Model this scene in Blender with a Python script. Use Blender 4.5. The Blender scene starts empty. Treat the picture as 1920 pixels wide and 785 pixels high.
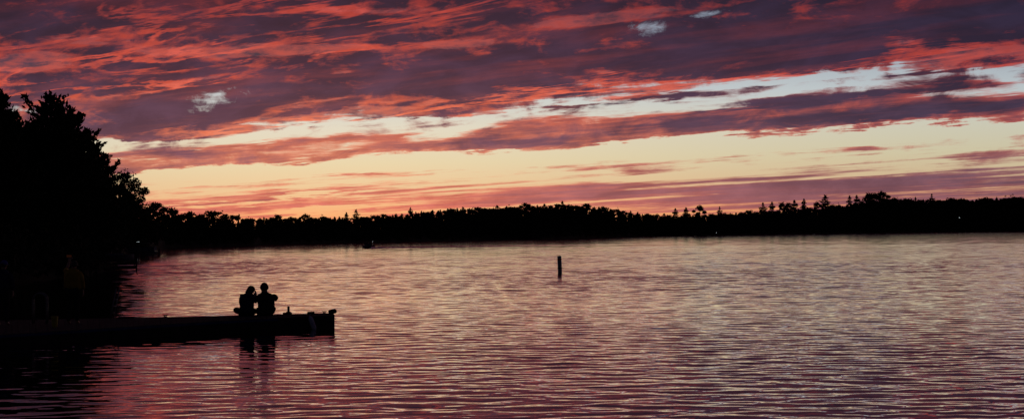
import bpy, bmesh, math, random
import numpy as np
from mathutils import Vector, Matrix

rad = math.radians
scene = bpy.context.scene
COL = scene.collection

# ------------------------------------------------------------------ camera
CAM_H = 2.65
FPX = 2638.0                      # focal length in photo pixels (1920 wide)
cam_data = bpy.data.cameras.new("camera")
cam_data.sensor_width = 36.0
cam_data.lens = 36.0 * FPX / 1920.0
cam_data.clip_start = 0.1
cam_data.clip_end = 20000.0
camera = bpy.data.objects.new("camera", cam_data)
COL.objects.link(camera)
CAM_M = Matrix.Translation((0, 0, CAM_H)) @ Matrix.Rotation(rad(90 + 0.95), 4, 'X') @ Matrix.Rotation(rad(-0.5), 4, 'Z')
camera.matrix_world = CAM_M
scene.camera = camera

def ray(px, py):
    """unit-depth world direction of a point of the photograph (survey of the place)"""
    d = CAM_M.to_3x3() @ Vector(((px - 960.0) / FPX, -(py - 392.5) / FPX, -1.0))
    return d / d.y
def on_plane(px, py, z=0.0):
    d = ray(px, py); t = (z - CAM_H) / d.z
    return Vector((0, 0, CAM_H)) + d * t
def at_depth(px, py, Y):
    d = ray(px, py)
    return Vector((0, 0, CAM_H)) + d * Y

# ------------------------------------------------------------------ render settings
scene.view_settings.view_transform = 'Standard'
scene.view_settings.look = 'None'
scene.view_settings.exposure = 0.0
scene.cycles.max_bounces = 5
scene.cycles.diffuse_bounces = 2
scene.cycles.glossy_bounces = 3
scene.cycles.use_denoising = True
scene.cycles.denoiser = "OPENIMAGEDENOISE"
scene.cycles.denoising_input_passes = "RGB_ALBEDO_NORMAL"
scene.cycles.sample_clamp_indirect = 4.0
# ------------------------------------------------------------------ sky layout
CLOUD_CURVE = [(0.0, -0.10), (0.006, 0.05), (0.016, 0.26), (0.030, 0.38), (0.041, 0.32), (0.048, 0.10), (0.066, 0.0), (0.074, -0.16),
               (0.079, 0.15), (0.084, 0.50), (0.094, 0.56), (0.101, 0.30), (0.107, 0.10), (0.116, 0.08), (0.1215, 0.30),
               (0.128, 0.42), (0.15, 0.74), (0.19, 0.66), (0.25, 0.66)]
# amount, centre in the photo survey, radii, tilt
MASSES = [
    (0.5, 350, 195, 260, 75, 8), (0.4, 820, 145, 420, 60, 4), (0.45, 1450, 95, 420, 75, 3), (0.3, 1850, 30, 260, 50, 0),
    (0.35, 60, 60, 120, 45, 0), (0.3, 500, 50, 330, 30, 0), (0.25, 150, 150, 160, 40, 6),
    (-0.75, 300, 165, 230, 20, 13), (-0.75, 500, 95, 340, 20, -1), (-0.55, 150, 78, 120, 16, 0), 
    (-0.5, 860, 85, 150, 22, 0), (-0.5, 1130, 35, 300, 20, 5), (-0.5, 60, 120, 140, 24, 0),
    (-0.6, 1690, 75, 70, 28, 0), (-0.5, 1830, 95, 190, 18, 3), (-0.5, 640, 190, 260, 18, 6), (-0.5, 540, 230, 330, 22, 5),
    (-0.55, 640, 135, 50, 12, 4), (-0.5, 1140, 135, 70, 14, 0), (-0.45, 700, 20, 300, 14, 0), (-0.5, 1390, 122, 90, 12, 4), (-0.5, 1250, 172, 500, 14, 6),
    (-0.12, 120, 120, 420, 110, 6), (0.3, 560, 218, 240, 26, 7), (0.3, 330, 232, 260, 34, 6), (-0.4, 1450, 148, 520, 12, 5),
    (0.65, 1720, 206, 360, 28, 4), (0.25, 1300, 235, 240, 20, 4), (0.3, 980, 266, 170, 16, 2), (0.35, 330, 288, 180, 22, -3), (-0.3, 620, 275, 200, 14, 4),
    (0.25, 1150, 314, 190, 12, 1), (0.32, 640, 327, 120, 6, 1), (0.35, 1620, 281, 60, 6, 2), 
    (0.3, 1850, 290, 120, 12, 3), (0.45, 1550, 350, 400, 24, 4), (0.35, 1080, 362, 300, 22, 3), (0.25, 600, 362, 340, 16, 4),
    (-0.6, 520, 373, 300, 7, 4), (-0.5, 620, 389, 130, 5, 3), (-0.6, 600, 400, 130, 12, 0),
    (0.4, 1420, 198, 280, 6, 5), (0.4, 1760, 138, 150, 7, 3),
    (0.38, 1500, 186, 170, 14, 5), (0.4, 1640, 168, 130, 14, 0), (0.4, 1830, 160, 90, 16, 0), (0.3, 1060, 206, 70, 10, 0),
    (0.4, 1760, 150, 150, 22, 2), (0.3, 1280, 180, 240, 18, 4), (0.2, 1560, 182, 200, 16, 4),
]
HOLES = [(1.0, 405, 186, 84, 26, 14), (1.0, 1212, 56, 64, 28, 0), (0.9, 1322, 28, 60, 18, 6), (0.9, 40, 207, 40, 16, -5)]
N_MID, N_BIG, N_FINE, N_PUFF = 0.8, 0.4, 0.65, 1.15
DECK_THICK = 0.115
CLEAR = [(0.0, (255, 160, 105)), (0.012, (255, 180, 120)), (0.03, (244, 205, 155)), (0.05, (238, 220, 178)), (0.075, (232, 224, 202)), (0.10, (208, 214, 214)), (0.14, (160, 172, 186)), (0.25, (90, 98, 128))]
CLEAR_AWAY = [(0.0, (228, 130, 90)), (0.02, (226, 150, 105)), (0.035, (206, 178, 142)), (0.055, (206, 198, 166)), (0.075, (204, 203, 184)), (0.10, (188, 198, 202)), (0.14, (140, 152, 172)), (0.25, (80, 88, 120))]
LIT = [(0.0, (255, 140, 100)), (0.02, (245, 130, 108)), (0.05, (250, 150, 115)), (0.08, (252, 130, 96)), (0.11, (234, 98, 78)), (0.165, (190, 70, 66)), (0.25, (130, 50, 55))]
LIT_AWAY = [(0.0, (222, 120, 95)), (0.02, (180, 105, 102)), (0.05, (176, 106, 104)), (0.08, (200, 94, 88)), (0.12, (194, 72, 68)), (0.165, (136, 50, 60)), (0.25, (95, 40, 52))]
DARK = [(0.0, (205, 105, 95)), (0.025, (172, 100, 100)), (0.05, (130, 82, 96)), (0.08, (94, 63, 82)), (0.12, (69, 45, 66)), (0.165, (50, 32, 52)), (0.25, (42, 28, 46))]
DARK_AWAY = [(0.0, (140, 88, 92)), (0.025, (116, 82, 95)), (0.05, (100, 76, 93)), (0.08, (60, 50, 73)), (0.12, (47, 36, 60)), (0.165, (37, 31, 54)), (0.25, (33, 27, 46))]
# ------------------------------------------------------------------ sky (world)
def lin(c):
    return tuple((v/255.0/12.92 if v/255.0 <= 0.04045 else ((v/255.0+0.055)/1.055)**2.4) for v in c)

class Nodes:
    """tiny expression layer over a shader node tree"""
    def __init__(self, tree): self.t = tree
    def new(self, kind): return self.t.nodes.new(kind)
    def link(self, src, dst):
        if isinstance(src, (int, float)): dst.default_value = src
        elif isinstance(src, tuple): dst.default_value = src
        else: self.t.links.new(src, dst)
    def m(self, op, a, b=0.0, c=0.0, clamp=False):
        n = self.new('ShaderNodeMath'); n.operation = op; n.use_clamp = clamp
        self.link(a, n.inputs[0]); self.link(b, n.inputs[1]); self.link(c, n.inputs[2])
        return n.outputs[0]
    def add(self, a, b): return self.m('ADD', a, b)
    def sub(self, a, b): return self.m('SUBTRACT', a, b)
    def mul(self, a, b): return self.m('MULTIPLY', a, b)
    def div(self, a, b): return self.m('DIVIDE', a, b)
    def mad(self, a, b, c): return self.m('MULTIPLY_ADD', a, b, c)
    def step(self, v, lo, hi, a=0.0, b=1.0, kind='SMOOTHSTEP'):
        n = self.new('ShaderNodeMapRange'); n.interpolation_type = kind
        self.link(v, n.inputs['Value'])
        for k, x in (('From Min', lo), ('From Max', hi), ('To Min', a), ('To Max', b)): self.link(x, n.inputs[k])
        return n.outputs['Result']
    def xyz(self, x=0.0, y=0.0, z=0.0):
        n = self.new('ShaderNodeCombineXYZ')
        for k, v in enumerate((x, y, z)): self.link(v, n.inputs[k])
        return n.outputs[0]
    def noise(self, vec, scale, detail=5.0, rough=0.55, dist=0.0, lac=2.0):
        n = self.new('ShaderNodeTexNoise'); n.noise_dimensions = '3D'
        self.link(vec, n.inputs['Vector'])
        n.inputs['Scale'].default_value = scale; n.inputs['Detail'].default_value = detail
        n.inputs['Roughness'].default_value = rough; n.inputs['Distortion'].default_value = dist
        n.inputs['Lacunarity'].default_value = lac
        return n.outputs['Fac']
    def mixc(self, f, a, b):
        n = self.new('ShaderNodeMix'); n.data_type = 'RGBA'
        self.link(f, n.inputs[0]); self.link(a, n.inputs[6]); self.link(b, n.inputs[7])
        return n.outputs[2]
    def ramp(self, v, stops, interp='LINEAR'):
        n = self.new('ShaderNodeValToRGB'); n.color_ramp.interpolation = interp
        e = n.color_ramp.elements
        while len(e) < len(stops): e.new(0.5)
        for k, (p, c) in enumerate(stops):
            e[k].position = p; e[k].color = tuple(c) + (1.0,)
        self.link(v, n.inputs[0])
        return n.outputs[0]
    def curve(self, v, pts):
        n = self.new('ShaderNodeFloatCurve'); cu = n.mapping.curves[0]
        n.mapping.extend = 'HORIZONTAL'
        n.mapping.clip_min_y = -2; n.mapping.clip_max_y = 2; n.mapping.use_clip = False
        while len(cu.points) < len(pts): cu.points.new(0.5, 0.5)
        for k, (x, y) in enumerate(pts):
            cu.points[k].location = (x, y); cu.points[k].handle_type = 'AUTO_CLAMPED'
        n.mapping.update()
        self.link(v, n.inputs['Value']); n.inputs['Factor'].default_value = 1.0
        return n.outputs[0]

SUN_DIR = ray(600, 428)            # the sun has gone behind the far trees here
SUN_AZ = math.atan2(SUN_DIR.x, SUN_DIR.y)
SUN_EL = math.atan(SUN_DIR.z)

world = bpy.data.worlds.new("World")
scene.world = world
world.use_nodes = True
wt = world.node_tree
wt.nodes.clear()
N = Nodes(wt)

tc = N.new('ShaderNodeTexCoord')
sep = N.new('ShaderNodeSeparateXYZ'); wt.links.new(tc.outputs['Generated'], sep.inputs[0])
dx, dy, dz = sep.outputs
yy = N.m('MAXIMUM', dy, 0.08)
w = N.div(dx, yy)                               # azimuth tangent
e = N.m('MAXIMUM', N.div(dz, yy), 0.0)          # elevation tangent
# cloud streets run towards a vanishing point 48 degrees left of north
CS, SN = math.cos(rad(48)), math.sin(rad(48))
bden = N.m('MAXIMUM', N.mad(w, CS, SN), 0.15)
s = N.div(e, bden)                              # constant along one cloud street
# coordinates on a high cloud sheet
inv = N.div(1.0, N.add(e, 0.035))
pB = N.mul(bden, inv)
pA = N.mul(N.mad(w, -SN, CS), inv)
sheet = N.xyz(pA, pB, 0.0)
def stretched(ka, kb, off=0.0): return N.xyz(N.mul(pA, ka), N.mul(pB, kb), off)

n_big = N.noise(stretched(0.30, 0.75, 3.1), 1.0, 3.0, 0.5, 0.3)
n_mid = N.noise(stretched(0.55, 1.60, 7.7), 1.0, 6.0, 0.58, 0.5)
n_fine = N.noise(stretched(2.2, 5.0, 1.3), 1.0, 7.0, 0.66, 0.6)
n_puff = N.noise(N.xyz(N.mul(w, 1.0), N.sub(N.mul(e, 2.3), N.mul(w, 0.18)), 5.5), 26.0, 7.0, 0.62, 0.6)
n_warp = N.noise(stretched(0.8, 1.2, 11.0), 1.0, 5.0, 0.6)
n_warp2 = N.noise(stretched(0.8, 1.2, 23.0), 1.0, 5.0, 0.6)

# wavy street borders
sw = N.mad(N.mul(N.sub(n_warp, 0.5), s), 0.42, s)
sw = N.mad(N.mul(N.sub(n_fine, 0.5), s), 0.16, sw)
sw = N.mad(N.mul(N.sub(n_puff, 0.5), s), 0.16, sw)
base = N.curve(N.div(sw, 0.25), [(x/0.25, y) for x, y in CLOUD_CURVE])

# individually placed cloud masses, by azimuth and elevation
we = N.xyz(N.mad(N.sub(n_warp, 0.5), 0.035, w), N.mad(N.sub(n_warp2, 0.5), 0.022, e), 0.0)
def mass(px, py, rx, ry, ang=0.0, soft=0.0):
    d = ray(px, py)
    n = N.new('ShaderNodeMapping'); n.vector_type = 'TEXTURE'
    wt.links.new(we, n.inputs['Vector'])
    n.inputs['Location'].default_value = (d.x, d.z, 0)
    n.inputs['Rotation'].default_value = (0, 0, rad(ang))
    n.inputs['Scale'].default_value = (rx/FPX, ry/FPX, 1)
    L = N.new('ShaderNodeVectorMath'); L.operation = 'LENGTH'
    wt.links.new(n.outputs[0], L.inputs[0])
    return N.step(L.outputs['Value'], soft, 1.0, 1.0, 0.0)
def total(rows):
    t = None
    for amp, *a in rows:
        v = mass(*a)
        t = N.mul(v, amp) if t is None else N.mad(v, amp, t)
    return t

tex = N.step(N.mad(N.sub(n_puff, 0.5), 0.8, n_fine), 0.30, 0.66, 0.15, 1.5)
dens = N.add(base, total([r for r in MASSES if r[0] > 0]))
dens = N.mad(total([r for r in MASSES if r[0] < 0]), tex, dens)
deck = N.step(sw, 0.112, 0.126)                      # the continuous upper deck
dens = N.mad(N.sub(n_mid, 0.5), N_MID, dens)
dens = N.mad(N.sub(n_big, 0.5), N_BIG, dens)
dens = N.mad(N.sub(n_fine, 0.5), N_FINE, dens)
n_str = N.noise(stretched(0.10, 1.5, 53.0), 1.0, 6.0, 0.62, 0.3)
dens = N.mad(N.sub(n_str, 0.5), N.step(e, 0.035, 0.075, 1.45, 0.0), dens)
dens = N.mad(N.sub(n_puff, 0.5), N.step(e, 0.02, 0.08, 0.25*N_PUFF, N_PUFF), dens)
dens = N.m('MAXIMUM', dens, N.mad(deck, 0.68, -0.3))
n_rip = N.noise(N.xyz(N.mul(w, 1.0), N.sub(N.mul(e, 4.2), N.mul(w, 0.30)), 15.5), 40.0, 6.0, 0.62, 0.5)
n_wisp = N.noise(N.xyz(w, N.mul(e, 1.5), 4.2), 70.0, 6.0, 0.65, 0.8)
hm = total(HOLES)
holes = N.mul(N.step(hm, 0.02, 0.25), N.step(N.mad(N.sub(n_wisp, 0.5), 2.6, N.mad(N.sub(n_puff, 0.5), 2.6, N.mad(N.sub(n_fine, 0.5), 0.8, hm))), 0.50, 1.6))
cover = N.mul(N.step(dens, 0.08, 0.42), N.sub(1.0, holes))
dtx = N.mad(N.sub(n_rip, 0.5), N.mad(deck, 1.0, 0.40), N.mad(deck, DECK_THICK, dens))
dtx = N.mad(N.sub(n_wisp, 0.5), N.mad(deck, 0.35, 0.15), dtx)
dtx = N.mad(N.sub(n_puff, 0.5), N.mul(deck, 0.8), dtx)
n_vein = N.noise(stretched(0.75, 2.3, 47.0), 1.0, 6.0, 0.60, 0.6)
vein = N.step(N.m('ABSOLUTE', N.sub(n_vein, 0.5)), 0.0, 0.055, 1.0, 0.0)
vein = N.mul(N.mul(vein, N.step(n_big, 0.42, 0.60)), N.step(n_puff, 0.35, 0.6))
dtx = N.mad(vein, N.mad(deck, -0.5, -0.1), dtx)
gap = N.mul(N.step(sw, 0.100, 0.107), N.step(sw, 0.117, 0.127, 1.0, 0.0))
dtx = N.mad(gap, 0.34, dtx)
away = N.step(w, -0.02, 0.16)
dtx = N.mad(N.mul(away, N.step(e, 0.040, 0.060, 1.0, 0.0)), 0.20, dtx)
thick = N.step(dtx, 0.10, 0.84)

# clear sky seen between the clouds
daz = N.sub(w, SUN_DIR.x)
warm = N.m('POWER', 2.718, N.mul(N.mul(daz, daz), -9.0))          # 1 towards the sun
clear = N.ramp(N.div(e, 0.25), [(x/0.25, lin(c)) for x, c in CLEAR])
clear_r = N.ramp(N.div(e, 0.25), [(x/0.25, lin(c)) for x, c in CLEAR_AWAY])
clear = N.mixc(warm, clear_r, clear)
lit = N.mixc(warm, N.ramp(N.div(e, 0.25), [(x/0.25, lin(c)) for x, c in LIT_AWAY]),
             N.ramp(N.div(e, 0.25), [(x/0.25, lin(c)) for x, c in LIT]))
dark = N.mixc(warm, N.ramp(N.div(e, 0.25), [(x/0.25, lin(c)) for x, c in DARK_AWAY]),
              N.ramp(N.div(e, 0.25), [(x/0.25, lin(c)) for x, c in DARK]))
# soft light and dark inside the thick cloud
n_bil = N.noise(N.xyz(w, N.sub(N.mul(e, 2.6), N.mul(w, 0.2)), 61.0), 17.0, 6.0, 0.60, 0.4)
tint = N.new('ShaderNodeMix'); tint.data_type = 'RGBA'; tint.blend_type = 'MULTIPLY'; tint.inputs[0].default_value = 1.0
N.link(dark, tint.inputs[6])
wt.links.new(N.mixc(N.step(n_bil, 0.34, 0.68), (0.80, 0.80, 0.84, 1.0), (1.24, 1.28, 1.30, 1.0)), tint.inputs[7]); dark = tint.outputs[2]
tin2 = N.new('ShaderNodeMix'); tin2.data_type = 'RGBA'; tin2.blend_type = 'MULTIPLY'; tin2.inputs[0].default_value = 1.0
N.link(lit, tin2.inputs[6])
wt.links.new(N.mixc(N.step(N.mad(n_rip, 0.6, N.mul(n_wisp, 0.4)), 0.36, 0.62), (0.74, 0.66, 0.68, 1.0), (1.12, 1.12, 1.08, 1.0)), tin2.inputs[7]); lit = tin2.outputs[2]
n_in = N.noise(stretched(0.8, 2.2, 31.0), 1.0, 6.0, 0.6, 0.3)
thick2 = N.mul(thick, N.step(n_in, 0.30, 0.54, 0.86, 1.0))
cloud = N.mixc(thick2, lit, dark)
col = N.mixc(cover, clear, cloud)
# higher up and behind the viewer the sky is dusk
dusk = N.ramp(N.m('MAXIMUM', dz, 0.0), [(0.0, lin((22, 19, 30))), (0.25, lin((21, 19, 32))), (1.0, lin((22, 21, 36)))])
over = N.ramp(N.m('MAXIMUM', dz, 0.0), [(0.0, lin((104, 44, 56))), (0.3, lin((88, 42, 62))), (0.55, lin((62, 40, 64))), (0.9, lin((22, 21, 36)))])
up = N.step(e, 0.22, 0.62)
col = N.mixc(up, col, N.mixc(N.mul(thick2, 0.35), over, dusk))
col = N.mixc(N.step(dy, 0.05, 0.35), dusk, col)

sky = N.new('ShaderNodeTexSky'); sky.sky_type = 'NISHITA'; sky.sun_disc = False
sky.sun_elevation = SUN_EL; sky.sun_rotation = SUN_AZ
bg1 = N.new('ShaderNodeBackground'); wt.links.new(sky.outputs[0], bg1.inputs[0]); bg1.inputs[1].default_value = 0.05
bg2 = N.new('ShaderNodeBackground'); wt.links.new(col, bg2.inputs[0]); bg2.inputs[1].default_value = 1.0
mixb = N.new('ShaderNodeMixShader'); mixb.inputs[0].default_value = 0.92
wt.links.new(bg1.outputs[0], mixb.inputs[1]); wt.links.new(bg2.outputs[0], mixb.inputs[2])
out = N.new('ShaderNodeOutputWorld'); wt.links.new(mixb.outputs[0], out.inputs[0])
world.cycles.sampling_method = 'MANUAL'; world.cycles.sample_map_resolution = 512

sun_data = bpy.data.lights.new("sun", 'SUN'); sun_data.energy = 0.6; sun_data.angle = rad(0.5); sun_data.color = (1.0, 0.62, 0.38)
sun = bpy.data.objects.new("sun", sun_data); COL.objects.link(sun)
sun.rotation_euler = Vector((SUN_DIR.x, SUN_DIR.y, SUN_DIR.z)).to_track_quat('Z', 'Y').to_euler()
# ------------------------------------------------------------------ helpers
def tag(o, label=None, cat=None, group=None, kind=None):
    if label: o["label"] = label
    if cat: o["category"] = cat
    if group: o["group"] = group
    if kind: o["kind"] = kind
    return o
def thing(name, label, cat, loc=(0, 0, 0), rz=0.0, group=None):
    o = bpy.data.objects.new(name, None); o.empty_display_size = 0.2
    COL.objects.link(o); o.location = loc; o.rotation_euler = (0, 0, rz)
    return tag(o, label, cat, group)

class MB:
    """collects verts and faces for ONE mesh object"""
    def __init__(self): self.v = []; self.f = []
    def add(self, vs, fs):
        o = len(self.v); self.v += [tuple(p) for p in vs]; self.f += [tuple(i + o for i in q) for q in fs]; return self
    def box(self, c, s, rot=None, taper=1.0):
        x, y, z = s[0]/2, s[1]/2, s[2]/2
        P = [Vector((i*x*(taper if k > 0 else 1), j*y*(taper if k > 0 else 1), k*z)) for k in (-1, 1) for j in (-1, 1) for i in (-1, 1)]
        if rot is not None: P = [rot @ p for p in P]
        return self.add([p + Vector(c) for p in P], [(0, 2, 3, 1), (4, 5, 7, 6), (0, 1, 5, 4), (2, 6, 7, 3), (0, 4, 6, 2), (1, 3, 7, 5)])
    def tube(self, pts, r, n=8, caps=True):
        pts = [Vector(p) for p in pts]; R = r if isinstance(r, (list, tuple)) else [r]*len(pts)
        rings = []; ref = Vector((0.13, 0.31, 0.94)).normalized()
        for i, p in enumerate(pts):
            t = (pts[min(i+1, len(pts)-1)] - pts[max(i-1, 0)]).normalized()
            a = t.cross(ref)
            if a.length < 0.05: a = t.cross(Vector((1, 0, 0)))
            a.normalize(); b = t.cross(a).normalized()
            rings.append([p + a*R[i]*math.cos(6.28318*k/n) + b*R[i]*math.sin(6.28318*k/n) for k in range(n)])
        vs = [q for g in rings for q in g]; fs = []
        for i in range(len(pts)-1):
            for k in range(n):
                fs.append((i*n+k, i*n+(k+1) % n, (i+1)*n+(k+1) % n, (i+1)*n+k))
        if caps: fs.append(tuple(range(n-1, -1, -1))); fs.append(tuple(range((len(pts)-1)*n, len(pts)*n)))
        return self.add(vs, fs)
    def lathe(self, prof, c=(0, 0, 0), n=16, rot=None):
        vs = []; fs = []
        for r, z in prof:
            for k in range(n):
                p = Vector((r*math.cos(6.28318*k/n), r*math.sin(6.28318*k/n), z))
                if rot is not None: p = rot @ p
                vs.append(p + Vector(c))
        m = len(prof)
        for i in range(m-1):
            for k in range(n): fs.append((i*n+k, i*n+(k+1) % n, (i+1)*n+(k+1) % n, (i+1)*n+k))
        fs.append(tuple(range(n-1, -1, -1))); fs.append(tuple(range((m-1)*n, m*n)))
        return self.add(vs, fs)
    def build(self, name, m, parent=None, smooth=False, bevel=0.0):
        me = bpy.data.meshes.new(name); me.from_pydata(self.v, [], self.f); me.update()
        return link_mesh(name, me, m, parent, smooth, bevel)
def link_mesh(name, me, m, parent=None, smooth=False, bevel=0.0):
    if m: me.materials.append(m)
    o = bpy.data.objects.new(name, me); COL.objects.link(o)
    if parent is not None: o.parent = parent
    if smooth:
        me.polygons.foreach_set('use_smooth', [True]*len(me.polygons))
    if bevel:
        b = o.modifiers.new('bevel', 'BEVEL'); b.width = bevel; b.segments = 2; b.limit_method = 'ANGLE'
    return o
def fast_mesh(name, V, F, m, parent=None, smooth=False):
    """V (n,3) array, F (k,3|4) array"""
    V = np.asarray(V, np.float32); F = np.asarray(F, np.int32); k = F.shape[1]
    me = bpy.data.meshes.new(name)
    me.vertices.add(len(V)); me.vertices.foreach_set('co', V.ravel())
    me.loops.add(F.size); me.loops.foreach_set('vertex_index', F.ravel())
    me.polygons.add(len(F)); me.polygons.foreach_set('loop_start', np.arange(0, F.size, k, dtype=np.int32))
    if smooth: me.polygons.foreach_set('use_smooth', np.ones(len(F), bool))
    me.update(calc_edges=True); me.validate()
    return link_mesh(name, me, m, parent)

def mat(name, c, c2=None, scale=6.0, rough=0.7, metal=0.0, bump=0.0, emit=None, emit_s=0.0, spec=0.5):
    m = bpy.data.materials.new(name); m.use_nodes = True
    t = m.node_tree; n = Nodes(t); p = t.nodes['Principled BSDF']
    g = n.new('ShaderNodeNewGeometry').outputs['Position']
    f = n.noise(g, scale, 5.0, 0.6)
    c2 = c2 or tuple(x*0.55 for x in c)
    t.links.new(n.mixc(n.step(f, 0.3, 0.7), tuple(c2) + (1,), tuple(c) + (1,)), p.inputs['Base Color'])
    p.inputs['Roughness'].default_value = rough; p.inputs['Metallic'].default_value = metal
    p.inputs['Specular IOR Level'].default_value = spec
    if bump:
        b = n.new('ShaderNodeBump'); b.inputs['Distance'].default_value = bump; t.links.new(f, b.inputs['Height']); t.links.new(b.outputs[0], p.inputs['Normal'])
    if emit:
        p.inputs['Emission Color'].default_value = tuple(emit) + (1,); p.inputs['Emission Strength'].default_value = emit_s
    return m
M = dict(
    needles=mat('pine_needles', (0.045, 0.06, 0.03), scale=3, rough=0.9, spec=0.1),
    leaves=mat('leaves', (0.06, 0.075, 0.03), scale=3, rough=0.9, spec=0.1),
    bark=mat('bark', (0.07, 0.05, 0.04), scale=8, rough=0.95, spec=0.1),
    soil=mat('shore_soil', (0.06, 0.055, 0.035), scale=0.3, rough=1.0, spec=0.1),
    brush=mat('undergrowth', (0.045, 0.055, 0.03), scale=1.0, rough=1.0, spec=0.1),
    plank=mat('weathered_planks', (0.075, 0.062, 0.055), (0.045, 0.038, 0.034), scale=5, rough=0.95, bump=0.004, spec=0.05),
    fascia=mat('dark_timber', (0.05, 0.042, 0.038), scale=4, rough=0.9, spec=0.1),
    blue_rail=mat('blue_rubber', (0.03, 0.05, 0.16), scale=4, rough=0.7, spec=0.2),
    steel=mat('galvanised_steel', (0.16, 0.17, 0.20), scale=20, rough=0.55, metal=0.6),
    iron=mat('dark_iron', (0.05, 0.05, 0.055), scale=20, rough=0.6, metal=0.5),
    white=mat('white_paint', (0.6, 0.6, 0.62), (0.5, 0.5, 0.52), scale=8, rough=0.5),
    fender=mat('pale_vinyl', (0.42, 0.44, 0.5), (0.32, 0.34, 0.4), scale=8, rough=0.5),
    rubber=mat('black_rubber', (0.025, 0.025, 0.028), scale=10, rough=0.8),
    rope=mat('pale_rope', (0.5, 0.47, 0.42), scale=40, rough=0.9),
    yellow=mat('yellow_plastic', (0.45, 0.40, 0.03), (0.36, 0.32, 0.02), scale=6, rough=0.5),
    buoy=mat('buoy_white', (0.30, 0.29, 0.32), (0.22, 0.21, 0.25), scale=6, rough=0.6),
    orange=mat('orange_paint', (0.45, 0.13, 0.03), scale=6, rough=0.6),
    hull=mat('boat_hull', (0.10, 0.10, 0.12), scale=2, rough=0.4),
    canvas=mat('boat_canvas', (0.06, 0.08, 0.12), scale=4, rough=0.9),
    skin=mat('skin', (0.42, 0.26, 0.19), (0.36, 0.21, 0.15), scale=12, rough=0.6),
    hair=mat('dark_hair', (0.03, 0.02, 0.015), scale=30, rough=0.7),
    shirt=mat('dark_shirt', (0.035, 0.035, 0.045), scale=10, rough=0.95, spec=0.1),
    navy=mat('navy_cloth', (0.03, 0.035, 0.08), scale=10, rough=0.95, spec=0.1),
    trousers=mat('dark_trousers', (0.03, 0.03, 0.035), scale=10, rough=0.95, spec=0.1),
    jacket=mat('yellow_jacket', (0.36, 0.24, 0.02), (0.26, 0.17, 0.015), scale=6, rough=0.8, spec=0.2),
    cap=mat('blue_cap', (0.07, 0.08, 0.34), scale=10, rough=0.9, spec=0.2),
    screen=mat('lit_screen', (0.1, 0.05, 0.03), rough=0.3, emit=(1.0, 0.25, 0.06), emit_s=0.012),
    bulb=mat('lit_bulb', (0.8, 0.8, 0.8), rough=0.4, emit=(0.85, 0.95, 1.0), emit_s=1.6),
)
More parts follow.
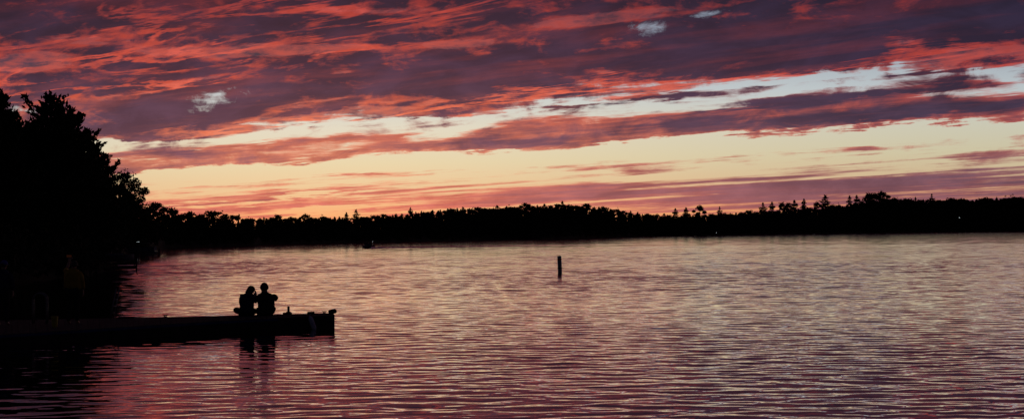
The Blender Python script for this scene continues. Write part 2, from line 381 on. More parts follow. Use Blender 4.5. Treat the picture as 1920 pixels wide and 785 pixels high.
# ------------------------------------------------------------------ water
def build_water():
    r = [6.0]
    while r[-1] < 16: r.append(r[-1]*1.005)
    while r[-1] < 70: r.append(r[-1]*1.0021)
    while r[-1] < 260: r.append(r[-1]*1.0017)
    while r[-1] < 1000: r.append(r[-1]*1.0027)
    while r[-1] < 6000: r.append(r[-1]*1.02)
    r = np.array(r)
    a = np.concatenate([np.radians(np.linspace(-62, -23, 60)[:-1]), np.radians(np.linspace(-23, 23, 560)), np.radians(np.linspace(23, 62, 60)[1:])])
    R, A = np.meshgrid(r, a, indexing='ij')
    X = R*np.sin(A); Y = R*np.cos(A)
    dr = np.maximum(np.gradient(r)[:, None], np.gradient(a)[None, :]*R)
    Z = np.zeros_like(X)
    rng = np.random.default_rng(7)
    n = 130
    lam = np.exp(rng.uniform(math.log(0.22), math.log(1.1), n))
    th = rng.normal(0.0, 0.40, n) + 0.06
    ph = rng.uniform(0, 6.283, n)
    nf = 90                                 # longer ripples carry the same slope far out
    lam = np.concatenate([lam, np.exp(rng.uniform(math.log(0.7), math.log(5.0), nf))])
    th = np.concatenate([th, rng.normal(0.0, 0.35, nf) + 0.06]); ph = np.concatenate([ph, rng.uniform(0, 6.283, nf)])
    k = 2*np.pi/lam
    slope = lam**-0.05                      # slope carried by each component
    slope[:n] *= WAVE_SLOPE / math.sqrt((slope[:n]**2).sum()/2)
    slope[n:] *= lam[n:]**-0.45
    slope[n:] *= FAR_SLOPE / math.sqrt((slope[n:]**2).sum()/2)
    grow = np.clip((r - 28)/80, 0, 1)[:, None]; grow = 0.10 + 0.90*grow*grow*(3-2*grow) + 0.5*np.clip((r - 200)/300, 0, 1)[:, None]
    # gusts: patches of stronger and weaker ripple
    G = 0.96 + 0.16*np.sin(X*0.11+Y*0.045+1.0) * np.sin(Y*0.06-X*0.02+0.4) + 0.13*np.sin(X*0.031-Y*0.09+2.0+1.3*np.sin(X*0.05)) + 0.16*np.sin(Y*0.21+0.8*np.sin(X*0.09)+X*0.03)*np.exp(-R/120)
    sh_ = np.clip((X + 14)/26, 0, 1); G = G*(0.62 + 0.38*sh_*sh_*(3-2*sh_))    # the left side lies in the lee of the grove
    G = G + 1.1*np.exp(-((X+28)/16)**2 - ((Y-118)/42)**2)      # ruffled water off the left bank
    for i in range(n + nf):
        kx, ky = k[i]*math.sin(th[i]), k[i]*math.cos(th[i])
        fade = np.clip((lam[i]/dr - (2.2 if i < n else 2.0))/(2.5 if i < n else 1.5), 0, 1)
        rows = np.where(fade.max(axis=1) > 0)[0]
        if len(rows) == 0: continue
        q = rows.max()+1
        env = 1 + 0.5*np.sin(kx*0.13*X[:q]+ky*0.19*Y[:q]+ph[i]*3)
        Z[:q] += (fade[:q] if i < n else fade[:q]*grow[:q])*slope[i]/k[i]*env*np.sin(kx*X[:q]+ky*Y[:q]+ph[i]+0.6*np.sin(0.21*X[:q]/max(lam[i], 0.8)+ph[i]))
    Z *= G
    V = np.stack([X, Y, Z], -1).reshape(-1, 3)
    nr, na = X.shape
    I = np.arange(nr*na).reshape(nr, na)
    F = np.stack([I[:-1, :-1], I[:-1, 1:], I[1:, 1:], I[1:, :-1]], -1).reshape(-1, 4)[:, ::-1]
    m = bpy.data.materials.new('lake_water'); m.use_nodes = True
    t = m.node_tree; nd = Nodes(t); p = t.nodes['Principled BSDF']
    p.inputs['Base Color'].default_value = (0.010, 0.006, 0.010, 1)
    p.inputs['IOR'].default_value = 1.4
    g = nd.new('ShaderNodeNewGeometry').outputs['Position']
    mp = nd.new('ShaderNodeMapping'); t.links.new(g, mp.inputs[0]); mp.inputs['Scale'].default_value = (0.55, 1.0, 1.0); mp.inputs['Rotation'].default_value = (0, 0, 0.10)
    f1 = nd.noise(mp.outputs[0], 2.6, 4.0, 0.6, 0.3)
    f2 = nd.noise(mp.outputs[0], 0.55, 3.0, 0.5, 0.2)
    f3 = nd.noise(mp.outputs[0], 0.05, 3.0, 0.5, 0.2)
    sp = nd.new('ShaderNodeSeparateXYZ'); t.links.new(g, sp.inputs[0])
    far = nd.step(sp.outputs[1], 40.0, 120.0)           # beyond the modelled waves the ripple is bump
    t.links.new(nd.step(sp.outputs[1], 40.0, 160.0, 0.02, 0.08), p.inputs['Roughness'])
    hgt = nd.mad(f1, BUMP_FINE, nd.mul(f2, nd.mad(far, BUMP_FAR, 0.004)))
    hgt = nd.mul(hgt, nd.step(f3, 0.3, 0.7, 0.75, 1.25))
    b = nd.new('ShaderNodeBump'); b.inputs['Distance'].default_value = 1.0; b.inputs['Strength'].default_value = 1.0
    t.links.new(hgt, b.inputs['Height']); t.links.new(b.outputs[0], p.inputs['Normal'])
    gl = nd.new('ShaderNodeBsdfGlossy'); gl.inputs['Color'].default_value = (0.98, 0.92, 0.88, 1)
    t.links.new(b.outputs[0], gl.inputs['Normal']); t.links.new(nd.step(sp.outputs[1], 40.0, 160.0, 0.02, 0.08), gl.inputs['Roughness'])
    mx = nd.new('ShaderNodeMixShader'); mx.inputs[0].default_value = SHEEN
    t.links.new(p.outputs[0], mx.inputs[1]); t.links.new(gl.outputs[0], mx.inputs[2])
    t.links.new(mx.outputs[0], t.nodes['Material Output'].inputs['Surface'])
    o = fast_mesh('water', V, F, m, smooth=True)
    tag(o, kind='structure')
    return m
SHEEN = 0.46
WAVE_SLOPE, FAR_SLOPE, BUMP_FINE, BUMP_FAR = 0.046, 0.029, 0.002, 0.004
water_mat = build_water()

# ------------------------------------------------------------------ land
random.seed(3)
# waterline as surveyed along the photograph: (px, py)
SHORE = [(-1500, 620), (-900, 580), (-400, 552), (-100, 540), (60, 528), (150, 518), (196, 510), (212, 494), (224, 483), (240, 479), (285, 473), (310, 466.5), (450, 463.5), (600, 460.3), (760, 457),
         (850, 455), (980, 452), (1100, 449), (1250, 445.2), (1400, 441.7), (1600, 438.7), (1800, 436.2), (1920, 435.2), (2300, 431), (3000, 424)]
def shore_at(px):
    for (x0, y0), (x1, y1) in zip(SHORE, SHORE[1:]):
        if x0 <= px <= x1: return on_plane(px, y0 + (y1-y0)*(px-x0)/(x1-x0) - (4.4 if 480 < px < 1000 else 3.0 if 300 < px < 1300 else 1.6), 0.0)
    return on_plane(px, SHORE[-1][1], 0)
def rise(px, t):
    """height of the ground t metres behind the waterline"""
    hill = 3.0 if px < 700 else 3.0 + 5.0*min(1, (px-700)/300.0) if px < 1180 else 2.5 if px < 1400 else 2.5 + 9.5*min(1, (px-1400)/300.0)
    return 0.25 + 0.5*min(1, t/4.0) + hill*min(1.0, max(0.0, t/45.0))
V = []; rows = 0
PXS = list(range(-1500, 3001, 12))
TT = [-3.0, -0.3, 0.6, 4, 15, 45, 120, 400, 3000]
for px in PXS:
    c = shore_at(px); d = Vector((c.x, c.y, 0)).normalized()
    j = random.uniform(-0.6, 0.6)*c.length/200.0
    for t in TT:
        p = c + d*(t + (j if t < 5 else 0))
        z = -0.7 if t == -3.0 else -0.08 if t < 0 else rise(px, t) + random.uniform(-0.1, 0.1)
        V.append((p.x, p.y, z))
k = len(TT)
F = [(i*k+j, (i+1)*k+j, (i+1)*k+j+1, i*k+j+1) for i in range(len(PXS)-1) for j in range(k-1)]
tag(fast_mesh('shore_land', V, [q[::-1] for q in F], M['soil'], smooth=True), kind='structure')
g = MB(); g.box((0, 0, -3.0), (16000, 16000, 0.5)); tag(g.build('lake_bed', M['soil']), kind='structure')

# ------------------------------------------------------------------ trees
def tri_cloud(C, size, rng, flat=0.5, aim=None):
    """one small leaf-like quad per centre"""
    C = np.asarray(C, np.float32); n = len(C)
    u = rng.normal(size=(n, 3)); u[:, 2] *= flat
    if aim is not None: u = u*0.55 + aim
    u /= np.linalg.norm(u, axis=1)[:, None] + 1e-6
    v = np.cross(u, rng.normal(size=(n, 3))); v /= np.linalg.norm(v, axis=1)[:, None] + 1e-6
    s = (np.asarray(size)*rng.uniform(0.6, 1.3, n))[:, None]
    a, b = u*s, v*s*0.42
    V = np.stack([C-a*0.9, C+b, C+a, C-b], 1).reshape(-1, 3)
    F = np.arange(4*n).reshape(n, 4)
    return V, F
def pine_data(rng, H, R, base=0.12, leaf=0.22, per=26, whorls=None, droop=0.1, ragged=0.35, up=0.35, core=True):
    """crown centres, aims and limbs of a pine/spruce with its own ragged outline"""
    C = []; Aim = []; limbs = []
    whorls = whorls or int(H*2.1)
    for i in range(whorls):
        f = (i + rng.uniform(-0.3, 0.3))/whorls
        z = H*(base + (0.985-base)*f)
        rr = R*((1-f)**0.68)*min(1.0, 0.45 + (1-f)*3.2)*min(1.0, 0.55 + f*3.0)*rng.uniform(1-ragged, 1.0+ragged*0.5) + 0.12
        nb = int(rng.integers(4, 7)); a0 = rng.uniform(0, 6.28)
        for b in range(nb):
            an = a0 + 6.28*b/nb + rng.uniform(-0.4, 0.4)
            L = rr*rng.uniform(0.65, 1.1)
            d = np.array([math.cos(an), math.sin(an), 0.0])
            tip = np.array([0, 0, z]) + d*L + np.array([0, 0, L*up*rng.uniform(0.2, 1.4) - droop*L])
            st = np.array([0, 0, z - 0.08*L])
            limbs.append((st, tip, 0.018*L + 0.012))
            m = max(5, int(per*L))
            t = rng.uniform(0.15, 1.05, m)**0.75
            mid = st[None]*(1-t[:, None]) + tip[None]*t[:, None]
            mid[:, 2] += (t**2)*L*0.10
            spread = 0.20*L*(1.15-t)+0.10
            side = np.array([-d[1], d[0], 0.0])
            mid += side[None]*(rng.normal(size=m)*spread)[:, None]
            mid[:, 2] += rng.normal(size=m)*spread*0.35
            C.append(mid); Aim.append(np.repeat((d*0.6+np.array([0, 0, 0.75]))[None], m, 0))
    m = int(18 + H)
    top = np.zeros((m, 3)); top[:, 2] = H*rng.uniform(0.93, 1.0, m); top[:, :2] = rng.normal(size=(m, 2))*0.10
    C.append(top); Aim.append(np.repeat(np.array([[0, 0, 1.2]]), m, 0))
    return np.concatenate(C), np.concatenate(Aim), limbs
def trunk_mb(H, r, limbs=(), lean=0.0, seed=0):
    mb = MB(); q = random.Random(seed); pts = []
    for i in range(9):
        f = i/8; pts.append((q.uniform(-1, 1)*0.06*(0 < i < 8) + lean*f*f, q.uniform(-1, 1)*0.06*(0 < i < 8), H*f - (0.3 if i == 0 else 0)))
    mb.tube(pts, [r*(1-0.9*(i/8)) + 0.012 for i in range(9)], 7)
    for st, tip, rr in limbs: mb.tube([st, (st+tip)/2 + np.array([0, 0, -0.03]), tip], [rr, rr*0.7, rr*0.3], 4)
    return mb
def leafy_data(rng, H, R, lobes=9, leaf_n=900, base=0.35, airy=1.0):
    """broadleaf crown: lobes of leaves round the ends of real limbs"""
    C = []; limbs = []
    for i in range(lobes):
        f = rng.uniform(0, 1)
        z = H*(base + (0.90-base)*(i+0.5)/lobes)
        prof = math.sin(math.pi*min(0.97, max(0.14, (z/H-base*0.7)/(1.02-base*0.7))))**0.7
        an = i*2.4 + rng.uniform(-0.5, 0.5); L = R*prof*rng.uniform(0.45, 0.95)
        tip = np.array([math.cos(an)*L, math.sin(an)*L, z])
        st = np.array([0, 0, max(H*0.15, z - L*rng.uniform(0.6, 1.2))])
        limbs.append((st, tip, 0.02*R + 0.01))
        n = leaf_n//lobes
        rad_ = R*rng.uniform(0.22, 0.42)
        p = rng.normal(size=(n, 3)); p /= np.linalg.norm(p, axis=1)[:, None]
        p *= (rng.uniform(0, 1, n)**(0.5/airy))[:, None]*rad_
        p[:, 2] *= 0.72
        # leave gaps: drop leaves in some directions
        g = rng.normal(size=3); keep = (p @ g)/rad_ < rng.uniform(0.4, 1.3)
        C.append(tip[None] + p[keep])
    top = rng.normal(size=(leaf_n//8, 3))*np.array([R*0.16, R*0.16, H*0.035]) + np.array([0, 0, H*0.91])
    C.append(top)
    return np.concatenate(C), limbs
def make_tree(name, label, kind, H, R, loc, seed, leaf=0.2, group=None, per=26, **kw):
    rng = np.random.default_rng(seed)
    t = thing(name, label, 'tree', loc, rng.uniform(0, 6.28), group)
    if kind == 'pine':
        C, A, limbs = pine_data(rng, H, R, leaf=leaf, per=per, **kw)
        v, f = tri_cloud(C, leaf, rng, 0.6, A); cm = M['needles']
    else:
        C, limbs = leafy_data(rng, H, R, **kw)
        v, f = tri_cloud(C, leaf, rng, 0.8); cm = M['leaves']
    fast_mesh('crown', v, f, cm, t)
    trunk_mb(H*0.97, 0.016*H + 0.03, limbs, seed=seed).build('trunk', M['bark'], t)
    return t
def copy_tree(o, loc, rz, sc, label, group=None):
    c = o.copy(); COL.objects.link(c); c.location = loc; c.rotation_euler = (0, 0, rz); c.scale = sc
    c["label"] = label
    if group: c["group"] = group
    for ch in o.children:
        d = ch.copy(); COL.objects.link(d); d.parent = c
    return c
def ground_at(px, t):
    c = shore_at(px); d = Vector((c.x, c.y, 0)).normalized(); p = c + d*t
    return Vector((p.x, p.y, rise(px, t) - 0.1))
def tree_top(px, t, y):
    """ground point and the height that brings a tree's top to the surveyed level"""
    g = ground_at(px, t); top = at_depth(px, y, g.y)
    return g, top.z - g.z

# the pines on the near shore, left
NEAR = [  # px, metres behind waterline, top y, radius, label
    (3, 10, 168, 2.3, 'tall ragged pine cut by the left edge of the photo'),
    (28, 17, 205, 2.0, 'narrow pine between the left edge pine and the tallest pine'),
    (95, 9, 171, 3.0, 'tallest dark pine of the grove with a forked bushy top'),
    (62, 20, 222, 2.6, 'lower pine behind and left of the tallest pine'),
    (134, 12, 199, 2.6, 'second tallest pine just right of the forked tallest one'),
    (164, 10, 240, 2.2, 'mid height pine on the right slope of the grove'),
    (184, 8, 278, 2.0, 'short pine at the right edge of the pine grove'),
    (112, 16, 215, 2.6, 'pine filling the notch between the two tallest pines'),
    (202, 9, 330, 1.7, 'lowest pine beside the airy broadleaf tree'),
]
for i, (px, t, y, R, lab) in enumerate(NEAR):
    g, H = tree_top(px, t, y)
    make_tree('pine_tree', lab, 'pine', H, R*1.36, g, 100+i, leaf=0.20, per=42, base=0.03, up=0.85, group=None, ragged=0.38, whorls=int(H*2.7))
BACK = [(-60, 14, 190, 3.0), (20, 30, 260, 3.2), (80, 32, 270, 3.6), (150, 34, 290, 3.4), (-130, 12, 180, 3.2)]
for i, (px, t, y, R) in enumerate(BACK):
    g, H = tree_top(px, t, y)
    make_tree('pine_tree', 'pine standing hidden in the dark behind the front pines of the grove', 'pine', H, R, g, 130+i, leaf=0.26, per=22, base=0.02, group='dark pines at the back of the left grove')
AIRY = [
    (234, 6, 318, 2.2, 3400, 14, 1.3, 'airy broadleaf tree leaning out from the right side of the pine grove'),
    (252, 3, 343, 1.7, 2300, 13, 1.4, 'thin see-through young tree at the right end of the grove'),
    (222, 9, 345, 2.2, 3500, 12, 1.0, 'dense leafy tree against the flank of the pine grove'),
    (243, 4, 374, 1.9, 3500, 10, 1.0, 'low leafy tree under the airy broadleaf tree'),
]
for i, (px, t, y, R, n, lo, airy, lab) in enumerate(AIRY):
    g, H = tree_top(px, t, y)
    make_tree('broadleaf_tree', lab, 'leaf', H, R*(g.length/115.0)**0.8, g, 160+i, leaf=0.22, lobes=lo, leaf_n=n, base=0.12 if airy == 1.0 else 0.3, airy=airy)
MIDDLE = [
    (266, 4, 391, 1.8, 900, 1.6, 'spindly sapling left of the gap in the shoreline trees'),
    (279, 4, 387, 2.2, 1000, 1.6, 'thin leafy sapling with a split crown above the boat canopy'),
    (295, 5, 379, 2.6, 1200, 1.6, 'tallest of the airy saplings above the moored pontoon boat'),
    (309, 6, 386, 2.4, 1100, 1.6, 'airy sapling right of the tallest sapling'),
    (321, 6, 388, 2.2, 1100, 1.5, 'sparse sapling leaning at the right of the sapling row'),
    (330, 6, 391, 1.6, 1000, 1.3, 'last narrow sapling at the right end of the sapling row'),
    (340, 12, 402, 3.6, 1300, 1.0, 'low rounded bush-like tree left of the umbrella-topped tree'),
    (356, 12, 397, 4.2, 1300, 1.0, 'umbrella-topped tree on the far left shore'),
    (368, 14, 405, 3.2, 1000, 1.0, 'small rounded tree right of the umbrella-topped tree'),
    (379, 14, 401, 2.0, 700, 1.3, 'small spiky tree in the dip of the left skyline'),
    (404, 14, 395, 4.2, 1300, 1.1, 'flat-topped lone tree standing up from the left skyline'),
    (438, 14, 403, 4.0, 1100, 1.0, 'rounded tree just right of the flat-topped lone tree'),
]
for i, (px, t, y, R, n, airy, lab) in enumerate(MIDDLE):
    g, H = tree_top(px, t, y)
    make_tree('broadleaf_tree', lab, 'leaf', H, R, g, 190+i, leaf=0.30 if px < 335 else 0.45, lobes=11, leaf_n=n, base=0.15 if airy < 1.2 else 0.4, airy=airy)

# far skyline ------------------------------------------------------
SKY = [(250, 408), (330, 412), (420, 411), (560, 410), (680, 409), (740, 404), (800, 398), (860, 394), (950, 390), (1010, 387), (1060, 386), (1110, 389), (1150, 394),
       (1190, 400), (1235, 405), (1290, 404), (1360, 402), (1430, 397), (1500, 394), (1560, 389), (1620, 380), (1680, 374), (1760, 376), (1840, 376), (1920, 371), (2100, 368)]
def sky_y(px):
    for (x0, y0), (x1, y1) in zip(SKY, SKY[1:]):
        if x0 <= px <= x1: return y0 + (y1-y0)*(px-x0)/(x1-x0)
    return SKY[-1][1] if px > 0 else SKY[0][1]
# one mass of forest below the skyline: too many crowns to count
rng = np.random.default_rng(55)
FV, FF, off = [], [], 0
px = 246.0
while px < 2350:
    c = shore_at(px)
    step_px = 2.2*FPX/c.length
    for row, (t, drop) in enumerate(((2, 0.55), (8, 0.30), (18, 0.10), (26, 0.0), (36, 0.0), (46, 0.0), (13, 0.5), (28, 0.4), (55, 0.12))):
        q = px + rng.uniform(-0.5, 0.5)*step_px
        tt = t + rng.uniform(-2, 2)*min(1, t/6)
        ys = sky_y(q); yw = 441 - (q-430)*0.00873 + 2.87*FPX/c.length
        g, H = tree_top(q, tt, ys + (yw-ys)*drop + rng.uniform(-1.0, 3.0))
        H = max(H, 2.0)
        R = rng.uniform(0.13, 0.21)*H + 0.8; n = 110
        p = rng.normal(size=(n, 3)); p /= np.linalg.norm(p, axis=1)[:, None]
        p *= (rng.uniform(0.1, 1, n)**0.5)[:, None]
        if rng.uniform() < 0.5:                       # conical crown
            z = rng.uniform(0.02, 1, n)**1.1
            p[:, :2] *= (R*(1.05-z))[:, None]; p[:, 2] = z*H
        else:
            z = rng.uniform(0.02, 1, n)
            p[:, :2] *= (R*np.sqrt(np.clip(1.02-z**3, 0, 1)))[:, None]; p[:, 2] = z*H*0.98
        C = p + np.array(g)[None]
        v, f = tri_cloud(C, rng.uniform(0.055, 0.075)*H + 0.3, rng, 0.9)
        FV.append(v); FF.append(f+off); off += len(v)
    px += step_px
tag(fast_mesh('forest', np.concatenate(FV), np.concatenate(FF), M['brush']), 'dark mass of mixed forest along the far shore', kind='stuff')
# undergrowth on the near left bank
C = []
for i in range(420):
    px = rng.uniform(-500, 262); t = rng.uniform(0.2, 14) if px < 205 else rng.uniform(6, 16)
    g = ground_at(px, t); n = 60
    p = rng.normal(size=(n, 3))*np.array([0.8, 0.8, 0.7]); p[:, 2] = np.abs(p[:, 2])*1.25
    C.append(p + np.array(g)[None])
v, f = tri_cloud(np.concatenate(C), 0.28, rng, 0.8)
tag(fast_mesh('undergrowth', v, f, M['brush']), 'dark tangled brush under the pines on the left bank', kind='stuff')

# trees that stand out of the far skyline, one by one
protos = {}
def proto(kind, k):
    key = (kind, k)
    if key not in protos:
        rg = np.random.default_rng(300+k+(50 if kind == 'pine' else 0))
        if kind == 'pine':
            C, A, limbs = pine_data(rg, 16.0, 4.2, per=9, whorls=15+k, base=0.25, ragged=0.5, up=0.15, droop=0.05)
            v, f = tri_cloud(C, 0.60, rg, 0.5, A*0.25); cm = M['needles']
        else:
            C, limbs = leafy_data(rg, 16.0, 4.6, lobes=12+k, leaf_n=1500, base=0.35, airy=1.0)
            v, f = tri_cloud(C, 0.62, rg, 0.8); cm = M['leaves']
        protos[key] = (v, f, cm, limbs)
    return protos[key]
made = {}
def skyline_tree(kind, k, px, t, y, label, group=None, fat=1.0):
    g, H = tree_top(px, t, y); sc = H/16.0
    S = (sc*fat, sc*fat, sc)
    if (kind, k) in made:
        return copy_tree(made[(kind, k)], g, random.uniform(0, 6.28), S, label, group)
    v, f, cm, limbs = proto(kind, k)
    o = thing('pine_tree' if kind == 'pine' else 'broadleaf_tree', label, 'tree', g, random.uniform(0, 6.28), group)
    o.scale = S
    fast_mesh('crown', v, f, cm, o)
    trunk_mb(15.4, 0.22, [l for l in limbs if l[2] > 0.03], seed=k).build('trunk', M['bark'], o)
    made[(kind, k)] = o
    return o
NOTABLE = [
    ('pine', 0, 1548, 366, 1.5, 'tallest lone pine standing clear of the right far skyline'),
    ('pine', 1, 1431, 380, 1.15, 'leftmost of the spaced pines on the right far skyline'),
    ('pine', 2, 1448, 379, 1.1, 'second of the spaced pines on the right far skyline'),
    ('leaf', 1, 1467, 379, 0.9, 'thin feathery tree between the spaced pines on the right skyline'),
    ('pine', 3, 1490, 375, 1.3, 'broad tiered pine in the middle of the spaced pines'),
    ('leaf', 2, 1479, 379, 0.9, 'short rounded tree left of the broad tiered pine'),
    ('pine', 4, 1508, 373, 0.95, 'slim pine right of the broad tiered pine'),
    ('leaf', 0, 1533, 378, 0.8, 'low scraggy tree at the foot of the tallest lone pine'),
    ('pine', 0, 1594, 367, 0.95, 'slim pine at the left end of the high right treeline'),
    ('pine', 3, 1607, 366, 1.2, 'bushy pine next to the slim pine of the high right treeline'),
    ('leaf', 1, 1630, 361, 1.0, 'double-crowned tree left of the peak of the right treeline'),
    ('leaf', 0, 1655, 359, 1.2, 'broad tree forming the peak of the right treeline'),
    ('leaf', 2, 1642, 361, 1.0, 'upright tree beside the peak of the right treeline'),
    ('pine', 1, 1748, 363, 0.8, 'pointed tree poking up right of the high treeline peak'),
    ('pine', 2, 1267, 391, 1.2, 'bushy pine at the right of the orange gap in the skyline'),
    ('pine', 4, 1287, 389, 1.2, 'forked thin pine right of the orange gap'),
    ('leaf', 0, 1312, 385, 1.1, 'blocky tree standing highest right of the orange gap'),
    ('pine', 1, 1350, 387, 0.8, 'small pointed tree between the gap and the spaced pines'),
    ('pine', 3, 1055, 377, 1.3, 'highest tree on the middle wooded hill'),
    ('leaf', 1, 1100, 381, 1.3, 'wide tree at the right shoulder of the middle wooded hill'),
    ('leaf', 2, 985, 380, 1.2, 'rounded tree at the left of the middle hill top'),
    ('pine', 0, 668, 393, 1.2, 'pointed pine above the low skyline right of the small boat'),
    ('leaf', 1, 520, 402, 1.3, 'paired round tree on the low left skyline'),
    ('pine', 2, 770, 389, 0.9, 'slim spire tree where the skyline starts to climb'),
    ('leaf', 0, 572, 401, 1.3, 'blunt tree below the brightest part of the sunset'),
    ('pine', 4, 650, 398, 1.0, 'small spire left of the pointed pine on the low skyline'),
]
for kind, k, px, y, fat, lab in NOTABLE:
    skyline_tree(kind, k, px, 24 if px < 1400 else 30, y, lab, None, fat)
taken = [n[2] for n in NOTABLE]
px = 455.0; GL = 'treetop merging with its neighbours along the far skyline'
while px < 1925:
    if min(abs(px-q) for q in taken) > 7:
        y = sky_y(px) - random.uniform(0.5, 1.0)*random.uniform(1.0, 6.5)
        skyline_tree(random.choice(('pine', 'leaf', 'leaf', 'leaf') if px > 1150 or px < 600 else ('pine', 'leaf', 'leaf')), random.randrange(6), px, random.uniform(18, 32), y, GL, 'merged trees of the far skyline', random.uniform(0.9, 1.7))
    px += random.uniform(6.5, 15)
# ------------------------------------------------------------------ dock
def plane_z(px, py, z): return on_plane(px, py, z)
DZ_R, DZ_L = 0.365, 0.27
def deck_pt(px, py):
    f = max(-0.6, min(1.0, px/627.0)); return plane_z(px, py, DZ_L + (DZ_R-DZ_L)*f)
dock = thing('dock', 'long low wooden dock running in from the left with a blue edge strip', 'dock', (0, 0, 0))
far_e = [(-330, 605), (0, 600.2), (240, 595.2), (400, 591.8), (520, 588.6), (626, 586.2)]
near_e = [(-330, 648), (0, 627), (240, 611.8), (400, 601.8), (520, 595.4), (626, 590.2)]
FE = [deck_pt(*p) for p in far_e]; NE = [deck_pt(*p) for p in near_e]
def lerp(a, b, t): return a + (b-a)*t
# boards run across the dock, each a little proud or sunk
mb = MB(); rb = random.Random(9)
for i in range(len(FE)-1):
    L = (NE[i+1]-NE[i]).length; n = max(2, int(L/0.145))
    for k in range(n):
        t0, t1 = k/n, (k+1)/n - 0.006/L
        dz = rb.uniform(-0.0012, 0.0012); dn = rb.uniform(-0.012, 0.012)
        q = [lerp(FE[i], FE[i+1], t0), lerp(FE[i], FE[i+1], t1), lerp(NE[i], NE[i+1], t1), lerp(NE[i], NE[i+1], t0)]
        q[2] = q[2] + Vector((0, -dn, 0)); q[3] = q[3] + Vector((0, -dn, 0))
        top = [p + Vector((0, 0, dz)) for p in q]; bot = [p - Vector((0, 0, 0.045)) for p in q]
        mb.add(top + bot, [(0, 3, 2, 1), (4, 5, 6, 7), (0, 1, 5, 4), (1, 2, 6, 5), (2, 3, 7, 6), (3, 0, 4, 7)])
mb.build('deck', M['plank'], dock)
def wall_strip(mb, pts, z0, z1, off, th):
    """upright board following the points, z given relative to the deck"""
    for a, b in zip(pts, pts[1:]):
        d = (b-a); d.z = 0; d.normalize(); nrm = Vector((d.y, -d.x, 0))
        A = [a + nrm*off, b + nrm*off, b + nrm*(off+th), a + nrm*(off+th)]
        mb.add([Vector((p.x, p.y, (a if i in (0, 3) else b).z + z0 if z0 > -5 else -0.35)) for i, p in enumerate(A)] + [Vector((p.x, p.y, (a if i in (0, 3) else b).z + z1)) for i, p in enumerate(A)],
               [(0, 3, 2, 1), (4, 5, 6, 7), (0, 1, 5, 4), (1, 2, 6, 5), (2, 3, 7, 6), (3, 0, 4, 7)])
mb = MB(); wall_strip(mb, NE, -9, -0.05, -0.03, 0.05); wall_strip(mb, list(reversed(FE)), -9, -0.004, 0.006, 0.05)
wall_strip(mb, [NE[-1], FE[-1]], -9, -0.05, -0.03, 0.05)
for k in range(3, 24):                               # vertical seams of the side cladding
    f = k/24*(len(NE)-1); i = min(int(f), len(NE)-2); p = lerp(NE[i], NE[i+1], f-i)
    mb.box((p.x, p.y-0.03, p.z*0.5-0.12), (0.03, 0.03, p.z*0.9+0.05))
mb.build('fascia', M['fascia'], dock)
mb = MB(); wall_strip(mb, NE[:-1], -0.075, -0.012, 0.024, 0.03); mb.build('edge_strip', M['blue_rail'], dock)
# piling at the far side and its bracket
p = deck_pt(541, 588.2)
mb = MB(); mb.lathe([(0.036, -0.8), (0.036, 0.215), (0.030, 0.225)], p, 12); mb.build('piling', M['iron'], dock, smooth=False)
mb = MB(); mb.box(p + Vector((-0.03, -0.02, 0.022)), (0.25, 0.16, 0.045)); mb.box(p + Vector((0.0, -0.02, 0.058)), (0.12, 0.12, 0.03)); mb.build('piling_bracket', M['iron'], dock, bevel=0.006)
p = deck_pt(583, 588.4)
mb = MB(); mb.box(p + Vector((0, 0, 0.035)), (0.21, 0.16, 0.07), taper=0.9); mb.build('fender_box', M['fascia'], dock, bevel=0.01)
def cleat(px, py, s=1.0):
    p = deck_pt(px, py)
    mb = MB()
    for dx in (-0.022, 0.022): mb.tube([p + Vector((dx*s, 0, 0)), p + Vector((dx*s, 0, 0.045*s))], 0.012*s, 8)
    mb.tube([p + Vector((-0.075*s, 0, 0.062*s)), p + Vector((-0.035*s, 0, 0.05*s)), p + Vector((0.035*s, 0, 0.05*s)), p + Vector((0.075*s, 0, 0.062*s))], [0.007*s, 0.013*s, 0.013*s, 0.007*s], 8)
    mb.box(p + Vector((0, 0, 0.006)), (0.09*s, 0.05*s, 0.012))
    mb.build('cleat', M['iron'], dock)
cleat(310, 593.6, 1.1); cleat(608, 586.6, 1.0); cleat(70, 599.4, 1.1)
# padded corner roll at the dock end
a = deck_pt(617, 588.6) + Vector((0, 0, 0.05)); b = deck_pt(630.5, 588.0) + Vector((0.0, 0, 0.085))
mb = MB(); mb.tube([a + Vector((-0.012, 0, 0)), a, lerp(a, b, 0.5) + Vector((0, 0, 0.012)), lerp(a, b, 0.85), b], [0.035, 0.062, 0.068, 0.066, 0.042], 14); mb.build('corner_bumper', M['rubber'], dock, smooth=True)
# swim ladder folded up on the far side, and the arched grab rail
base = deck_pt(211, 595.8)
mb = MB()
for dy in (0.0, 0.34):
    mb.tube([base + Vector((0, dy-0.2, 0)), base + Vector((0.05, dy-0.2, 0.30)), base + Vector((0.17, dy-0.2, 0.86))], 0.017, 8)
mb.build('ladder_rail', M['steel'], dock, smooth=True)
mb = MB()
for k in range(4):
    f = 0.18 + 0.22*k; q = base + Vector((0.17*f, -0.2, 0.86*f)); mb.tube([q, q + Vector((0, 0.34, 0))], 0.013, 8)
mb.build('ladder_rung', M['steel'], dock, smooth=True)
c = deck_pt(225, 595.6)
mb = MB(); pts = [c + Vector((-0.115, 0, 0))] + [c + Vector((-0.115*math.cos(k*math.pi/10), 0, 0.045 + 0.075*math.sin(k*math.pi/10))) for k in range(11)] + [c + Vector((0.115, 0, 0))]
mb.tube(pts, 0.010, 8); mb.build('grab_loop', M['iron'], dock, smooth=True)
mb = MB(); mb.box(deck_pt(238, 595.6) + Vector((0, 0, 0.02)), (0.46, 0.2, 0.04)); mb.build('ladder_plate', M['iron'], dock, bevel=0.008)
